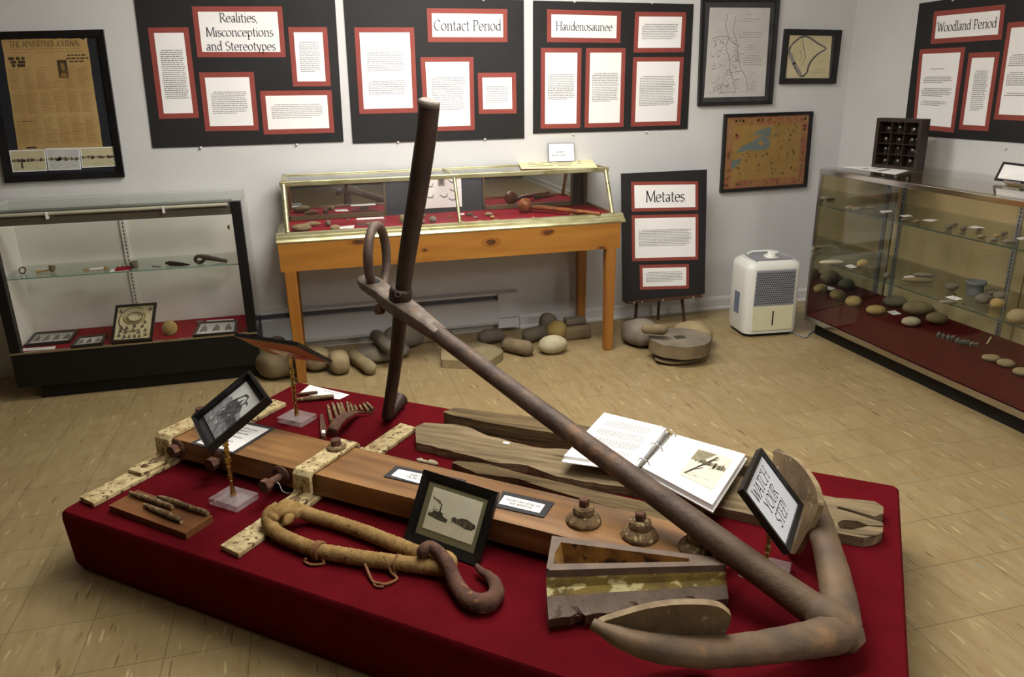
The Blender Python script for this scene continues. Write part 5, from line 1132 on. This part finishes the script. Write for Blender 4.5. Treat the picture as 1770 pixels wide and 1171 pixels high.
q = px_pane([(556, 744), (562, 744), (562.5, 749), (556.5, 749.5)], lambda x, y: pz(x, y, ZP + .0145)); m = MB(); q.slab(m, .0006, PAPER); m.build('sticker', t)
a = smooth_path([pz(571, 757, ZP + .03), pz(576, 744, ZP + .07), pz(585, 730, ZP + .075), pz(600, 719, ZP + .055), pz(618, 714, ZP + .02), pz(645, 717, ZP + .006)], 5)
m = MB(); n = len(a); wv = V((BU.x, BU.y, 0)) * .02
vs = []
for k, p in enumerate(a):
    w = wv * (1.1 if k < n * .6 else 1.1 - .9 * (k / (n - 1) - .6) / .4); vs += [p - w, p + w, p + w + V((0, 0, .006)), p - w + V((0, 0, .006))]
f = []
for k in range(n - 1):
    for j in range(4): f.append((k * 4 + j, k * 4 + (j + 1) % 4, k * 4 + 4 + (j + 1) % 4, k * 4 + 4 + j))
f += [(0, 1, 2, 3), (n * 4 - 4, n * 4 - 3, n * 4 - 2, n * 4 - 1)]
m.add(vs, f, RUSTY, False); tag(m.build('bent_iron_strap'), 'flat rusty strap bent upwards, lying below the fan of spikes', 'iron strap')

# plaque with three pieces
top = [(188, 874), (237.5, 847), (367.5, 892), (320.6, 923)]; zt = ZP + .022
tag(MB().prism([V((p.x, p.y, ZP + .001)) for p in [on_z(a, b, zt) for a, b in top]], (0, 0, .021), PLAQUE).build('wooden_plaque', None, .003), 'brown wooden plaque with three rusty rods on the front left of the platform', 'wooden plaque')
for (a, b, lb) in (((224, 852), (299, 877), 'left of three flaky rods on the brown plaque, longest at the back'), ((273, 858.5), (359, 888), 'right one of three flaky rods on the brown plaque'), ((249, 873), (314, 901), 'front one of three flaky rods on the brown plaque')):
    spike(a, b, .0095, FLAKY, lb, 'three flaky rods on the plaque', False, .022)

# ------------------------------------------------------------------ picture stands
def stand(c, top, label, lean=None):
    t = thing('picture_stand', c, label, 'picture stand', 'brass picture stands with clear bases')
    c = V((c.x, c.y, ZP)); s = .05
    a = math.atan2(BU.y, BU.x); x, y = V((math.cos(a), math.sin(a), 0)), V((-math.sin(a), math.cos(a), 0))
    MB().obox(c + V((0, 0, .0125)), x * .062, y * .048, V((0, 0, .0115)), ACEDGE).build('clear_base', t, .003)
    top = V(top); p0 = c + V((0, 0, .0245)); d = top - p0; L_ = d.length
    prof = [(.009, 0), (.0105, .01), (.007, .02), (.0058, .05)]; k = .06
    for j in range(3): prof += [(.0055, k), (.0108, k + .007), (.0062, k + .013), (.0108, k + .019), (.0055, k + .027), (.0072, k + .045), (.0085, k + .055)]; k += .062
    prof = [(r, z * L_ / (k + .02)) for r, z in prof] + [(.006, L_ * .97), (.009, L_), (0, L_ + .002)]
    MB().lathe(prof, p0, GOLD, d, 14).build('turned_post', t)
    return t
def tilted(c, right, upv, w, h):
    r = V(right).normalized(); u = V(upv); u = (u - r * u.dot(r)).normalized(); c = V(c)
    return Pane(c - r * w / 2 + u * h / 2, c + r * w / 2 + u * h / 2, c + r * w / 2 - u * h / 2, c - r * w / 2 - u * h / 2, r.cross(u))
def holder(t, q, top, depth):
    back = -q.n; b = (q.c[2] + q.c[3]) / 2 * .35 + (q.c[0] + q.c[1] + q.c[2] + q.c[3]) / 4 * .65 + back * (depth + .004)
    r = (q.c[1] - q.c[0]).normalized(); u = (q.c[0] - q.c[3]).normalized()
    MB().obox(b, r * .06, u * .05, q.n * .0018, ACRYL).build('clear_back_plate', t)
    e = (q.c[2] + q.c[3]) / 2 - u * .0025 + back * (depth * .5); MB().obox(e, r * .055, u * .0018, q.n * (depth * .5 + .004), ACRYL).build('clear_lip', t)
    MB().tube([V(top) - V((0, 0, .004)), b - q.n * .002], .006, ACEDGE, 8).build('clear_bracket', t)
th = lambda d: math.radians(d)
def rect3(thd, phd, rod, c, w, h):
    r = V((math.cos(th(thd)), math.sin(th(thd)), 0)); hz = V((-r.y, r.x, 0)); u = hz * math.cos(th(phd)) + V((0, 0, math.sin(th(phd))))
    r2 = r * math.cos(th(rod)) + u * math.sin(th(rod)); u2 = -r * math.sin(th(rod)) + u * math.cos(th(rod))
    return tilted(c, r2, u2, w, h)
b1 = pz(405, 868, ZP); q1 = rect3(-65.3, 32.8, -8.66, (-.3124, 2.3004, .5631), .217, .2274)
top1 = V((b1.x, b1.y, .495)); t = stand(b1, top1, 'brass picture stand in front of the beam holding the shadow box photograph'); holder(t, q1, top1, .027)
t = thing('framed_photograph', (q1.c[2] + q1.c[3]) / 2, 'deep black shadow box frame with a dark wreck photograph, on the left stand', 'framed photograph', 'framed photographs on the platform')
m = MB(); q1.ring(m, .009, .027, BLKFRAME, -.027, .002); m.build('frame', t); m = MB(); i = q1.inset(.0085, -.025); i.slab(m, .003, SIGNBLK); m.build('backing', t)
ph = q1.inset(.030, -.019, .014); m = MB(); ph.slab(m, .001, SEPGREY, -.001); r = random.Random(8)
GR1 = M('photo_grey_tone', (150, 150, 150), (112, 112, 114), rough=.7, sc=(60, 60, 60), lo=.4, hi=.6); GR2 = M('photo_dark_tone', (58, 58, 60), (92, 92, 94), rough=.7, sc=(80, 80, 80), lo=.4, hi=.6)
ph.poly(m, [(0, .45), (.12, .36), (.3, .42), (.42, .3), (.55, .36), (.7, .4), (.88, .44), (.96, .5), (1, .62), (1, 1), (0, 1)], GR1, .0006)
ph.poly(m, [(.2, .44), (.28, .28), (.4, .34), (.46, .2), (.52, .36), (.6, .3), (.7, .38), (.66, .5), (.84, .52), (.96, .6), (.9, .75), (.6, .7), (.35, .74), (.22, .6)], GR2, .0009)
ph.line(m, [(.3, .3), (.38, .14), (.5, .12), (.56, .22)], .006, GR2, .001); ph.line(m, [(.52, .36), (.6, .2), (.68, .22)], .005, GR2, .001)
for k in range(14): x, y = .15 + .7 * r.random(), .5 + .4 * r.random(); ph.poly(m, [(x, y), (x + .05 * r.random(), y - .03), (x + .07, y + .02), (x + .02, y + .04)], r.choice((SEPGREY, GR2, GR1)), .0012)
m.build('photograph', t)

b2 = pz(514, 728, ZP); q2 = tilted((-.1536, 2.7937, .578), (-.8008, .5986, .0213), (-.4789, -.6611, .5776), .2808, .2284)
top2 = V((b2.x, b2.y, .5)); t = stand(b2, top2, 'brass picture stand at the far left corner beside the fan of spikes'); holder(t, q2, top2, .014)
t = thing('framed_photograph', (q2.c[2] + q2.c[3]) / 2, 'black framed picture on the far stand, seen from behind with its orange backing', 'framed photograph', 'framed photographs on the platform')
m = MB(); q2.ring(m, .014, .014, BLKFRAME, -.012); m.build('frame', t); m = MB(); q2.inset(.011, -.0128).slab(m, .003, BACKOR); m.build('orange_backing', t)
m = MB(); i = q2.inset(.013, -.008); i.slab(m, .001, SEPGREY); landscape(m, i.inset(.012, .001), 91, SEPGREY, SEPGREY, GR2); m.build('photograph', t)

b3 = pz(1322, 992, ZP); q3 = rect3(46.5, 50.0, 1.5, (1.0755, 1.491, .4725), .238, .1915)
top3 = V((b3.x + .03, b3.y + .035, .41)); t = stand(b3, top3, 'brass picture stand beside the anchor holding the watch your step sign'); holder(t, q3, top3, .016)
t = thing('framed_sign', (q3.c[2] + q3.c[3]) / 2, 'black framed sign reading WATCH YOUR STEP, tilted on a stand beside the anchor', 'sign')
m = MB(); q3.ring(m, .014, .018, BLKFRAME, -.016, .003); m.build('frame', t); m = MB(); i = q3.inset(.0125, -.008); i.slab(m, .002, M('cool_white_sheet', (214, 218, 224), rough=.6))
for k, s_ in enumerate(('WATCH', 'YOUR', 'STEP!')): i.text(m, s_, .46, .31 + k * .27, .036, INK, .98, .25, .1, .0026)
m.build('sheet', t)

# ------------------------------------------------------------------ steamboat photograph leaning on the beam
a, b = pz(698, 932, ZP + .004), pz(826, 980, ZP + .004); qb = stand_rect(a, b, (727.5, 817), (866, 846)); sd = (qb.c[0] - a + qb.c[1] - b) / 2; qb = Pane(a + sd, b + sd, b, a)
t = thing('framed_photograph', (a + b) / 2, 'black framed steamboat photograph in an olive mat, leaning against the beam', 'framed photograph', 'framed photographs on the platform')
m = MB(); qb.ring(m, .02, .014, BLKFRAME, -.012, .004); qb.inset(.018).ring(m, .01, .009, BLKFRAME, -.012, .003); m.build('frame', t)
m = MB(); i = qb.inset(.026, -.01); i.slab(m, .003, OLIVE); m.build('mat_board', t)
ph = qb.sub(.18, .19, .845, .77, -.0065); m = MB(); ph.slab(m, .0008, M('pale_photo_paper', (242, 238, 212), (232, 228, 200), rough=.6, sc=(14, 14, 14)), -.0004); r = random.Random(3); d = .0012
ph.rect(m, 0, .62, 1, 1, M('photo_water', (226, 221, 190), (236, 231, 202), rough=.6, sc=(20, 60, 20)), .0008)
ph.poly(m, [(.03, .62), (.1, .59), (.14, .53), (.3, .53), (.34, .6), (.44, .64), (.43, .72), (.28, .72), (.04, .68)], SEPDARK, d)
ph.poly(m, [(.235, .6), (.24, .33), (.262, .33), (.27, .6)], SEPDARK, d); ph.poly(m, [(.25, .33), (.2, .26), (.1, .24), (.05, .2), (.06, .27), (.15, .3), (.22, .34)], SEPMID, d)
ph.line(m, [(.12, .6), (.12, .42)], .0015, SEPDARK); ph.line(m, [(.03, .6), (.16, .49), (.34, .55)], .0015, SEPDARK)
ph.poly(m, [(.5, .58), (.55, .52), (.62, .55), (.7, .5), (.8, .49), (.9, .53), (.97, .55), (.99, .62), (.93, .7), (.8, .71), (.72, .68), (.6, .66), (.52, .63)], SEPDARK, d)
for k in range(10): x = .5 + .47 * r.random(); ph.line(m, [(x, .55), (x + .01, .68)], .0016, SEPMID, .0014)
ph.line(m, [(.22, .75), (.2, .9)], .0016, SEPMID); ph.line(m, [(.55, .73), (.95, .78)], .003, SEPMID); ph.line(m, [(.6, .8), (.9, .82)], .002, SEPMID)
m.build('photograph', t)
m = MB(); s_ = qb.sub(.72, .87, .86, .93, -.0068); s_.line(m, [(0, .6), (.2, .2), (.25, .7), (.45, .3), (.5, .7), (.7, .2), (.75, .7), (1, .4)], .0018, PAPER, .0006); m.build('pencilled_mark', t)
m = MB(); g = qb.inset(.027, .0005); g.slab(m, .0012, PICGLASS); m.build('glazing', t)

# ------------------------------------------------------------------ rope sling and hook
def rp(x, y, z): return on_z(440 + x / 3.252, 720 + y / 3.252, z)
zr = ZP + .023
pts = [rp(215, 515, zr + .035), rp(330, 560, zr + .006), rp(480, 605, zr), rp(640, 660, zr), rp(790, 720, zr), rp(900, 765, zr), rp(1000, 790, zr), rp(1070, 800, zr + .002), rp(1095, 825, zr + .004), rp(1060, 855, zr + .002), rp(930, 840, zr), rp(720, 815, zr), rp(520, 785, zr), rp(360, 755, zr), rp(220, 705, zr), rp(125, 655, zr + .004), rp(80, 595, zr + .018), rp(90, 548, zr + .032), rp(140, 515, zr + .04)]
R_ = thing('rope_sling', rp(600, 740, ZP), 'twine wrapped rope sling looped from the middle strap to the iron hook', 'rope sling')
path = smooth_path(pts, 16); n = len(path); rad = [.0214 + .0013 * (k % 2) + (.003 if n * .2 < k < n * .7 else 0) * abs(math.sin(k * .9)) * .4 for k in range(n)]
MB().tube(path, rad, ROPE, 14, rough=.0015, fr=20).build('served_loop', R_)
for (x, y, a, s) in ((150, 545, .3, 1), (205, 520, 1.2, .8), (100, 560, 2, .8), (170, 500, .6, .7), (230, 545, .2, .65), (190, 580, 1.0, .6)):
    MB().blob(rp(x, y, zr + .03), (.04 * s, .026 * s, .026 * s), ROPE, a, .2, int(x), 3).build('knot_strand', R_)
for k in (13,):
    c = pts[k]; dd = (pts[k - 1] - pts[k + 1]).normalized(); x, y = frame_of(dd)
    for j in (-1, 0, 1): MB().tube([c + dd * j * .007 + (x * math.cos(a) + y * math.sin(a)) * .0245 for a in [i * math.pi / 8 for i in range(16)]], .0042, TWINE, 6, True).build('whipping', R_)
c = rp(800, 830, zr); dd = (pts[10] - pts[11]).normalized(); x, y = frame_of(dd)
MB().tube([c + (x * math.cos(a) + y * math.sin(a)) * .0245 for a in [i * math.pi / 8 for i in range(16)]], .0032, TWINE, 6, True).build('whipping', R_)
MB().tube(smooth_path([rp(620, 830, zr), rp(640, 880, ZP + .012), rp(665, 930, ZP + .006), rp(700, 940, ZP + .008), rp(740, 945, ZP + .006), rp(800, 915, ZP + .006), rp(770, 880, ZP + .012), rp(755, 845, zr)], 5), .0042, TWINE, 7).build('loose_strand', R_)
MB().tube(smooth_path([rp(665, 925, ZP + .006), rp(680, 955, ZP + .005), rp(725, 960, ZP + .005)], 4), .003, TWINE, 6).build('loose_strand', R_)
MB().tube(smooth_path([rp(290, 800, zr - .01), rp(280, 815, ZP + .006), rp(320, 835, ZP + .006), rp(390, 828, ZP + .006), rp(380, 805, zr - .01)], 5), .0038, TWINE, 7).build('loose_strand', R_)
hp = [rp(1065, 880, ZP + .012), rp(1010, 850, ZP + .012), rp(960, 800, ZP + .03), rp(945, 760, zr + .042), rp(985, 735, zr + .048), rp(1040, 770, zr + .04), rp(1090, 840, zr + .028), rp(1115, 905, zr + .01), rp(1150, 970, zr), rp(1195, 1025, zr), rp(1255, 1053, zr), rp(1318, 1043, zr), rp(1358, 1000, zr), rp(1352, 945, zr), rp(1318, 900, zr), rp(1275, 872, zr), rp(1247, 838, zr + .004)]
path = smooth_path(hp, 7); n = len(path)
MB_ = MB().tube(path, interp([.009, .012, .015, .017, .0175, .018, .019, .02, .022, .024, .026, .025, .022, .018, .014, .011, .006], n), RUSTY, 14, rough=.0012, fr=20)
tag(MB_.build('cargo_hook'), 'heavy rusty iron hook threaded through the end of the rope sling', 'iron hook')

# ------------------------------------------------------------------ cast iron pocket block
zt = ZP + .118
A0, A1, T0, T1 = on_z(954, 926.5, zt), on_z(944, 986.5, zt), on_z(1252, 966, zt), on_z(1256, 977, zt)
t = thing('iron_casting', (A1 + T1) / 2 - V((0, 0, zt - ZP)), 'broken cast iron block with a triangular pocket and yellow stained ledge before the beam', 'iron casting')
fd = (T1 - A1); fd.z = 0; fo = V((fd.y, -fd.x, 0)).normalized()
CASTI = M('brown_cast_iron', (118, 100, 86), (98, 82, 70), (74, 58, 46), rough=.6, metal=.15, sc=(16, 16, 16), t3=.66, bump=.5, bsc=(90, 90, 90))
POCK = M('ochre_rust_pocket', (168, 126, 60), (98, 68, 40), (52, 36, 26), rough=.85, sc=(16, 16, 16), t3=.58, bump=.6, bsc=(90, 90, 90))
LICH = M('yellow_stained_iron', (146, 124, 56), (104, 86, 48), (206, 194, 142), rough=.8, sc=(14, 14, 14), t3=.555, s3=(22, 22, 40), bump=.5, bsc=(90, 90, 90))
def P2(u, v): return (A0 * (1 - u) + T0 * u) * (1 - v) + (A1 * (1 - u) + T1 * u) * v      # top face
pk = [P2(.055, .15), P2(.03, .82), P2(.78, .62), P2(.80, .5), P2(.74, .38)]; ot = [A0, A1, T1, T0]
m = MB(); ring = [P2(0, .0), P2(0, .94), P2(.02, 1), P2(1, 1), P2(1, 0)]
pin = [P2(.06, .17), P2(.035, .5), P2(.035, .82), P2(.8, .66), P2(.8, .4)]
m.add(ring + pin, [(0, 1, 6, 5), (1, 2, 7, 6), (2, 3, 8, 7), (3, 4, 9, 8), (4, 0, 5, 9)], CASTI)
fl = [p - V((0, 0, .07)) + (P2(.3, .5) - p) * .12 for p in pin]; fl = [V((p.x, p.y, zt - .07)) for p in fl]
m.add(pin + fl, [(k, (k + 1) % 5, 5 + (k + 1) % 5, 5 + k) for k in range(5)] + [(5, 6, 7, 8, 9)], POCK)
back = [A0, T0]; bb = [V((p.x, p.y, ZP + .002)) for p in back]; m.add(back + bb, [(0, 1, 3, 2)], CASTI)
m.build('pocket_body', t)
n = 26; m = MB(); prof = [(0, 0, CASTI), (.001, -.022, CASTI), (.006, -.028, LICH), (.012, -.046, LICH), (.03, -.058, LICH), (.058, -.074, CASTI), (.082, -.086, CASTI)]
cols = []
for k in range(n):
    u = k / (n - 1); e = A1 + fd * u; sc_ = 1 - .55 * u; jag = 1 + .1 * noise.noise(V((u * 9, 2, 0))) - (.22 if k in (4, 12, 20) else 0) + .06 * noise.noise(V((u * 30, 5, 0)))
    col = []
    for j, (o, z, _) in enumerate(prof):
        k2 = jag if j == len(prof) - 1 else 1
        col.append(e + fo * o * sc_ * k2 + V((0, 0, z * (.95 - .1 * u))))
    lo = V((col[-1].x, col[-1].y, max(ZP + .002, col[-1].z - .03))) - fo * .004; col.append(lo); cols.append(col)
h_ = len(cols[0]); vs = sum(cols, [])
for j in range(h_ - 1):
    mt = (prof[j + 1][2] if j < len(prof) - 1 else RUSTY)
    m.add(vs, [(k * h_ + j, (k + 1) * h_ + j, (k + 1) * h_ + j + 1, k * h_ + j + 1) for k in range(n - 1)], mt)
for kk in (0, n - 1): m.add([*cols[kk], V((cols[kk][0].x, cols[kk][0].y, ZP + .002))], [list(range(h_ + 1))], CASTI)
e0 = [A0, A1, V((A1.x, A1.y, ZP + .002)), V((A0.x, A0.y, ZP + .002))]; m.add(e0, [(0, 1, 2, 3)], CASTI)
e0 = [T0, T1, V((T1.x, T1.y, ZP + .002)), V((T0.x, T0.y, ZP + .002))]; m.add(e0, [(3, 2, 1, 0)], CASTI)
m.build('broken_flange', t)
for k in (4, 12, 20): MB().tube([cols[k][-2] - fo * .02 + V((0, 0, -.012)), cols[k][-2] + fo * .005 + V((0, 0, -.016))], .012, RUSTY, 10).build('rivet_stub', t)

# ------------------------------------------------------------------ open binder
zb_ = ZP + .09
fnb = lambda a, b: on_z(a, b, zb_)
BD = thing('ring_binder', on_z(1130, 790, ZP + .05), 'open white ring binder with a photograph on its right page, lying on the planks', 'ring binder')
rq = px_pane([(1164.5, 750.5), (1288.5, 785.5), (1231.3, 873.3), (1110.2, 808.2)], fnb); lq = px_pane([(1044.4, 713.5), (1151.8, 739.5), (1101, 806), (974.6, 788.3)], fnb)
WPL = M('binder_white_vinyl', (238, 238, 238), rough=.35)
for q, nm in ((rq, 'right_cover'), (lq, 'left_cover')):
    m = MB(); q2_ = Pane(*[c - V((0, 0, .022)) for c in q.c], q.n).inset(-.006); q2_.slab(m, .004, WPL); m.build(nm, BD)
sp_ = [lq.c[1] - V((0, 0, .022)), rq.c[0] - V((0, 0, .022)), rq.c[3] - V((0, 0, .022)), lq.c[2] - V((0, 0, .022))]; MB().prism(sp_[::-1], (0, 0, .004), WPL).build('spine', BD)
m = MB(); rq.slab(m, .016, PAPER, -.016); r2 = Pane(*[c + V((0, 0, .0004)) for c in rq.c], rq.n)
rp_ = m.build('right_page_stack', BD)
m = MB(); f_ = r2.sub(.42, .1, .86, .86); f_ = Pane(r2.p(.50, .18), r2.p(.84, .1), r2.p(.84, .74), r2.p(.50, .82), rq.n)
f_ = r2.sub(.44, .17, .9, .8, .0004); landscape(m, f_, 33, M('photo_cream', (228, 216, 196), rough=.7), M('photo_cream', (228, 216, 196)), SEPDARK, .34)
f_.poly(m, [(.0, .04), (.55, .02), (.42, .2), (.3, .34), (.0, .44)], SEPMID, .001)
for k in range(3): f_.line(m, [(.2 + .12 * k, .75 - .2 * k), (.45 + .12 * k, .55 - .2 * k)], .004, SEPDARK, .0012)
f_.line(m, [(.12, .9), (.5, .3), (.62, .1)], .008, SEPDARK, .0012); f_.line(m, [(.6, .5), (.8, .46)], .002, SEPDARK, .0012)
m.build('photograph', rp_)
m = MB(); lq.slab(m, .02, PAPER, -.02); l2 = Pane(*[c + V((0, 0, .0004)) for c in lq.c], lq.n)
for a, b in ((.12, .3), (.33, .5), (.53, .72), (.75, .9)): l2.print_block(m, .14, a, .88, b, .0085, GREYINK, int(a * 90), .3)
m.build('left_page_stack', BD)
m = MB(); q_ = Pane(*[c - V((0, 0, .014)) for c in lq.c], lq.n); Pane(q_.p(0, .04), q_.p(1, .06), q_.p(1.0, 1.06), q_.p(.02, 1.06), q_.n).slab(m, .003, PAPER); m.build('loose_page', BD)
for v in (.06, .5, .9):
    a, b = lq.p(.97, v), rq.p(.05, v); mid = (a + b) / 2; ax = (b - a) / 2
    MB().tube([mid + ax * math.cos(x) * 1.1 + V((0, 0, .018 * math.sin(x) - .002)) for x in [math.pi * k / 10 for k in range(11)]], .002, CHROME, 6).build('ring', BD)
MB().tube([lq.p(1.0, .03) * .5 + rq.p(0, .03) * .5 - V((0, 0, .006)), lq.p(1.0, .98) * .5 + rq.p(0, .98) * .5 - V((0, 0, .006))], .007, CHROME, 8, flat=.5).build('ring_spine', BD)

# ------------------------------------------------------------------ the anchor
K = V((1.071, 1.233, .292)); HD = V((.2673, 2.6626, .7386)); e = (HD - K).normalized(); l = V((e.y, -e.x, 0)).normalized(); nA = l.cross(e)
if nA.z < 0: nA = -nA
AN = thing('anchor', (.66, 1.9, ZP), 'large iron anchor with an upright stock lying diagonally over the red platform', 'anchor')
def AP(a, b, c=0.0, o=K): return o + e * a + l * b + nA * c
Ls = (HD - K).length
sh_pts = [AP(.0 + (Ls - .17) * k / 12, 0, -.004 * math.sin(k / 12 * math.pi)) for k in range(13)]
SHM = IRON.copy(); SHM.name = 'shank_iron'; _t = SHM.node_tree; _b = _t.nodes['Principled BSDF']; _src = _b.inputs['Base Color'].links[0].from_socket
_tc = _t.nodes.new('ShaderNodeTexCoord'); _dt = _t.nodes.new('ShaderNodeVectorMath'); _dt.operation = 'DOT_PRODUCT'; _dt.inputs[1].default_value = e; _t.links.new(_tc.outputs['Object'], _dt.inputs[0])
_o = (K - V((.66, 1.9, ZP))).dot(e); _mr = _t.nodes.new('ShaderNodeMapRange'); _mr.inputs['From Min'].default_value = _o + .5; _mr.inputs['From Max'].default_value = _o + .05; _t.links.new(_dt.outputs['Value'], _mr.inputs['Value'])
_mx = _t.nodes.new('ShaderNodeMix'); _mx.data_type = 'RGBA'; _t.links.new(_mr.outputs[0], _mx.inputs['Factor']); _t.links.new(_src, _mx.inputs['A']); _mx.inputs['B'].default_value = lin((110, 90, 70)); _t.links.new(_mx.outputs['Result'], _b.inputs['Base Color'])
MB().tube(sh_pts, interp([.043, .038, .036, .034, .033, .032, .031, .03, .03, .03], 13), SHM, 10, rough=.002, fr=8).build('shank', AN)
# forged head with the eye for the ring
def headsec(t, w, hi, lo): return [AP(t, -w, hi, HD), AP(t, -w * .55, hi + .008, HD), AP(t, w * .55, hi + .008, HD), AP(t, w, hi, HD), AP(t, w * .9, lo * .6, HD), AP(t, w * .4, lo, HD), AP(t, -w * .4, lo, HD), AP(t, -w * .9, lo * .6, HD)]
m = loft(MB(), [headsec(-.24, .029, .018, -.028), headsec(-.16, .034, .022, -.032), headsec(-.06, .042, .024, -.036), headsec(.0, .046, .022, -.04), headsec(.06, .043, .02, -.044), headsec(.1, .038, .018, -.03), headsec(.15, .044, .016, -.026), headsec(.19, .045, .014, -.024), headsec(.225, .034, .01, -.018), headsec(.24, .018, .004, -.01)], IRONPALE); m.build('head', AN, .003)
MB().lathe([(.0, -.004), (.019, -.004), (.02, .02), (.014, .024), (0, .026)], AP(.075, -.02, -.05, HD), RUSTY, (-l + V((0, 0, .2))), 12).build('forelock_bolt', AN)
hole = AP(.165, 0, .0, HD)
MB().lathe([(.024, .0), (.024, .004), (0, .004)], hole + nA * .021, SLOTB, nA, 16).build('eye_shade_disc', AN)  # flat black disc stands in for the shade inside the eye
ax = V((.40, .9165, 0)); rc = hole + ax * .072 + V((0, 0, .09)); RR = .108
MB().tube([rc + ax * RR * math.cos(a) + V((0, 0, 1)) * RR * 1.16 * math.sin(a) for a in [2 * math.pi * k / 36 for k in range(36)]], .018, IRON, 12, True, ref=(0, 1, 0)).build('ring', AN)
# stock
S0, S1 = V((.2027, 2.7776, .2563)), V((.3847, 2.4933, 1.434))
sp_ = [S0.lerp(S1, k / 14) for k in range(15)]
rad = interp([.0225, .023, .024, .025, .026, .027, .028, .03, .0315, .033, .034, .034, .034, .0345], 15); rad[-1] = .0335
for k in range(15): sp_[k] = sp_[k] + l * .006 * math.sin(k / 14 * 9)
MB().tube(sp_, rad, DARKIRON, 14, rough=.0015, fr=7).lathe([(.0335, -.004), (.0355, .004), (.035, .012), (.028, .017), (.012, .015), (0, .013)], S1, IRONPALE, (S1 - S0), 18).build('stock', AN)
ft = [S0 + V((0, 0, .004)), pz(673, 716, ZP + .024), pz(680, 710, ZP + .026), pz(686, 700, ZP + .03), pz(690, 692, ZP + .034)]
MB().tube(ft, [.022, .0225, .022, .024, .036], DARKIRON, 14).build('stock_foot', AN)
dS = (S1 - S0).normalized(); cs = HD + nA * .022
MB().lathe([(.037, -.004), (.041, .008), (.041, .04), (.037, .05), (.028, .052)], cs, DARKIRON, dS, 22).build('collar', AN)
pk_ = cs + dS * .034 + (V((-.35, -.9, 0))).normalized() * .04; MB().lathe([(.012, -.012), (.012, .006), (.007, .008), (.006, .002), (0, .001)], pk_, IRON, V((-.35, -.9, .1)), 12).build('stock_key', AN)
# crown and arms
m = MB().tube([AP(-.08, 0, -.012), AP(-.06, 0, -.008), AP(-.03, 0, -.002), AP(.02, 0, .002), AP(.055, 0, .002)], [.022, .04, .052, .05, .034], CROWN, 14, rough=.004, fr=8)
m.build('crown', AN)
for s, nm in ((1, 'arm'), (-1, 'arm')):
    q = [(-.03, .0), (.0, .06), (.05, .14), (.11, .225), (.185, .32), (.26, .40), (.345, .465), (.42, .503)] if s > 0 else [(-.03, .0), (-.012, .06), (.025, .14), (.075, .235), (.13, .325), (.195, .40), (.265, .452), (.33, .476)]
    path = smooth_path([AP(a, s * b) for a, b in q], 5); n = len(path)
    MB().tube(path, interp([.05, .046, .041, .038, .036, .034, .026, .013], n), CROWN, 12, rough=.003, fr=8, flat=.9).build(nm, AN)
    # palm: a rounded leaf across the arm
    i0, i1 = int(n * .5), n - 3; b0, b1 = path[i0], path[i1]; tv = (b1 - b0); Lp = tv.length; tv.normalize(); inn = tv.cross(nA) * s; inn = inn if inn.dot(e) > 0 else -inn
    hw = .115 if s > 0 else .095
    shape = [(0, -.62), (0, .62), (.04, .86), (.14, 1.0), (.3, .98), (.5, .86), (.68, .66), (.84, .40), (1.0, .1), (1.0, -.1), (.84, -.40), (.68, -.66), (.5, -.86), (.3, -.98), (.14, -1.0), (.04, -.86)]
    out = [b0 + tv * Lp * 1.02 * x + nA * hw * y + inn * (.028 * (1 - .6 * x) + .014 * abs(y)) for x, y in shape]
    out = smooth_path(out, 3, True); lowest = min(p.z for p in out)
    if lowest < ZP + .002: out = [V((p.x, p.y, max(p.z, ZP + .002))) for p in out]
    m = MB(); cF = [p + inn * .008 for p in out]; cBk = [p - inn * .008 for p in out]; ctrF = b0 + tv * Lp * .45 + inn * .03; ctrB = b0 + tv * Lp * .45 + inn * .012
    n2 = len(out)
    m.add(cF + [ctrF], [(k, (k + 1) % n2, n2) for k in range(n2)], PALM); m.add(cBk + [ctrB], [((k + 1) % n2, k, n2) for k in range(n2)], PALM)
    m.add(cF + cBk, [((k + 1) % n2, k, n2 + k, n2 + (k + 1) % n2) for k in range(n2)], M('pale_worn_rim', (160, 140, 106), (128, 106, 78), rough=.7, sc=(30, 30, 30))); m.build('palm', AN, .003)
